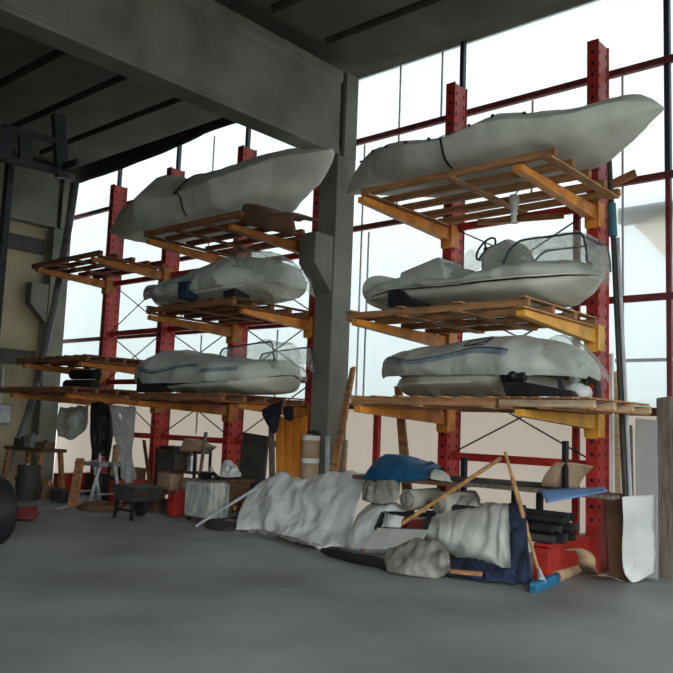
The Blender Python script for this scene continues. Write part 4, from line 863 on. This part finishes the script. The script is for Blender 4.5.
# ------------------------------------------------------------------ FORKLIFT at the left edge (only its right rear tyre and mast reach into view)
fk = thing('forklift', (-9.6, 4.6, 0), 'dark forklift at the left edge, only its big tyre and raised mast in view', 'forklift')
tcx = at(-9, 518, y=4.35).x
R0 = .40; wcx = tcx-R0+.015
def wheel(cx, cy, r, wd, name):
    prof = [(r*.55, 0), (r*.86, 0), (r*.97, .04), (r, .10), (r, wd-.10), (r*.97, wd-.04), (r*.86, wd), (r*.55, wd)]
    b = MB(); n = 40
    rows = [[Vector((cx+rr*math.cos(2*math.pi*i/n), cy+yy, r+rr*math.sin(2*math.pi*i/n))) for rr, yy in prof] for i in range(n+1)]
    b.grid(rows)
    for i in range(20):
        th = 2*math.pi*(i+.5)/20; e = Vector((math.cos(th), 0, math.sin(th))); c = Vector((cx, cy, r))+e*(r-.012)
        b.bar(c+Vector((0, .06, 0)), c+Vector((0, wd-.06, 0)), .07, .025, up=e)
    o = b.build(name, 'black', fk)
    MB().tube([(cx, cy+.05, r), (cx, cy+wd-.05, r)], r*.56, 24).build('hub', 'grey', o)
wheel(wcx, 4.35, R0, .34, 'tyre'); wheel(wcx-1.7, 4.35, R0, .34, 'tyre'); wheel(wcx, 3.1, R0, .34, 'tyre'); wheel(wcx-1.7, 3.1, R0, .34, 'tyre')
MB().box(wcx-2.1, wcx-.62, 3.5, 4.3, .35, 1.0).box(wcx-2.3, wcx-1.5, 3.45, 4.32, .5, 1.35).build('body', 'grey', fk, .05)
mx = at(0, 300, y=4.62).x
for xx, yy in ((mx-.02, 4.62), (mx-.02, 3.6)):
    top = at(2, 128, y=yy).z if yy > 4 else 5.0
    MB().box(xx-.09, xx+.03, yy-.04, yy+.04, .25, 5.0).build('mast_rail', 'blackmetal', fk, .006)
for z in (.5, 2.0, 3.6): MB().box(mx-.09, mx-.01, 3.6, 4.62, z, z+.12).build('mast_beam', 'blackmetal', fk, .006)
MB().tube([(mx-.05, 4.1, .4), (mx-.05, 4.1, 4.8)], .05, 10).build('lift_cylinder', 'blackmetal', fk)
cg = MB()
y5 = 4.9
def fp(px, py): return at(px, py, x=mx+.35)
cg.bar(fp(58, 115), fp(62, 178), .10, .16); cg.bar(fp(4, 128), fp(58, 142), .07, .09); cg.bar(fp(2, 158), fp(58, 171), .07, .09); cg.bar(fp(24, 134), fp(26, 164), .07, .16); cg.bar(fp(2, 128), fp(3, 160), .10, .2)
cg.bar(fp(3, 128)+Vector((-.35, 0, 0)), fp(3, 128), .06, .06).bar(fp(3, 158)+Vector((-.35, 0, 0)), fp(3, 158), .06, .06)
cg.build('fork_carriage', 'blackmetal', fk, .006)
fk2 = MB(); q = fp(62, 168); fk2.bar(q, q+Vector((.4, .0, 0)), .05, .1); fk2.build('fork', 'blackmetal', fk)
# ------------------------------------------------------------------ WORLD
w = bpy.data.worlds.new('sky'); S.world = w; w.use_nodes = True
nt = w.node_tree; N = nt.nodes; L = nt.links; bg = N['Background']
tc = N.new('ShaderNodeTexCoord'); sx = N.new('ShaderNodeSeparateXYZ'); L.new(tc.outputs['Generated'], sx.inputs[0])
rp = N.new('ShaderNodeValToRGB'); L.new(sx.outputs['Z'], rp.inputs[0])
el = rp.color_ramp.elements
el[0].position = 0; el[0].color = (.36, .41, .425, 1); el[1].position = .28; el[1].color = (1, 1.02, 1.03, 1)
e = el.new(.12); e.color = (.62, .685, .70, 1)
L.new(rp.outputs[0], bg.inputs['Color']); 
# overcast sky, with a bright side added out of view to light the boats
dt = N.new('ShaderNodeVectorMath'); dt.operation = 'DOT_PRODUCT'; L.new(tc.outputs['Generated'], dt.inputs[0]); dt.inputs[1].default_value = (.65, -.75, .05)
mr = N.new('ShaderNodeMapRange'); mr.interpolation_type = 'SMOOTHSTEP'; L.new(dt.outputs['Value'], mr.inputs[0])
mr.inputs[1].default_value = -.1; mr.inputs[2].default_value = .95; mr.inputs[3].default_value = 1.75; mr.inputs[4].default_value = 9.0
L.new(mr.outputs[0], bg.inputs['Strength'])
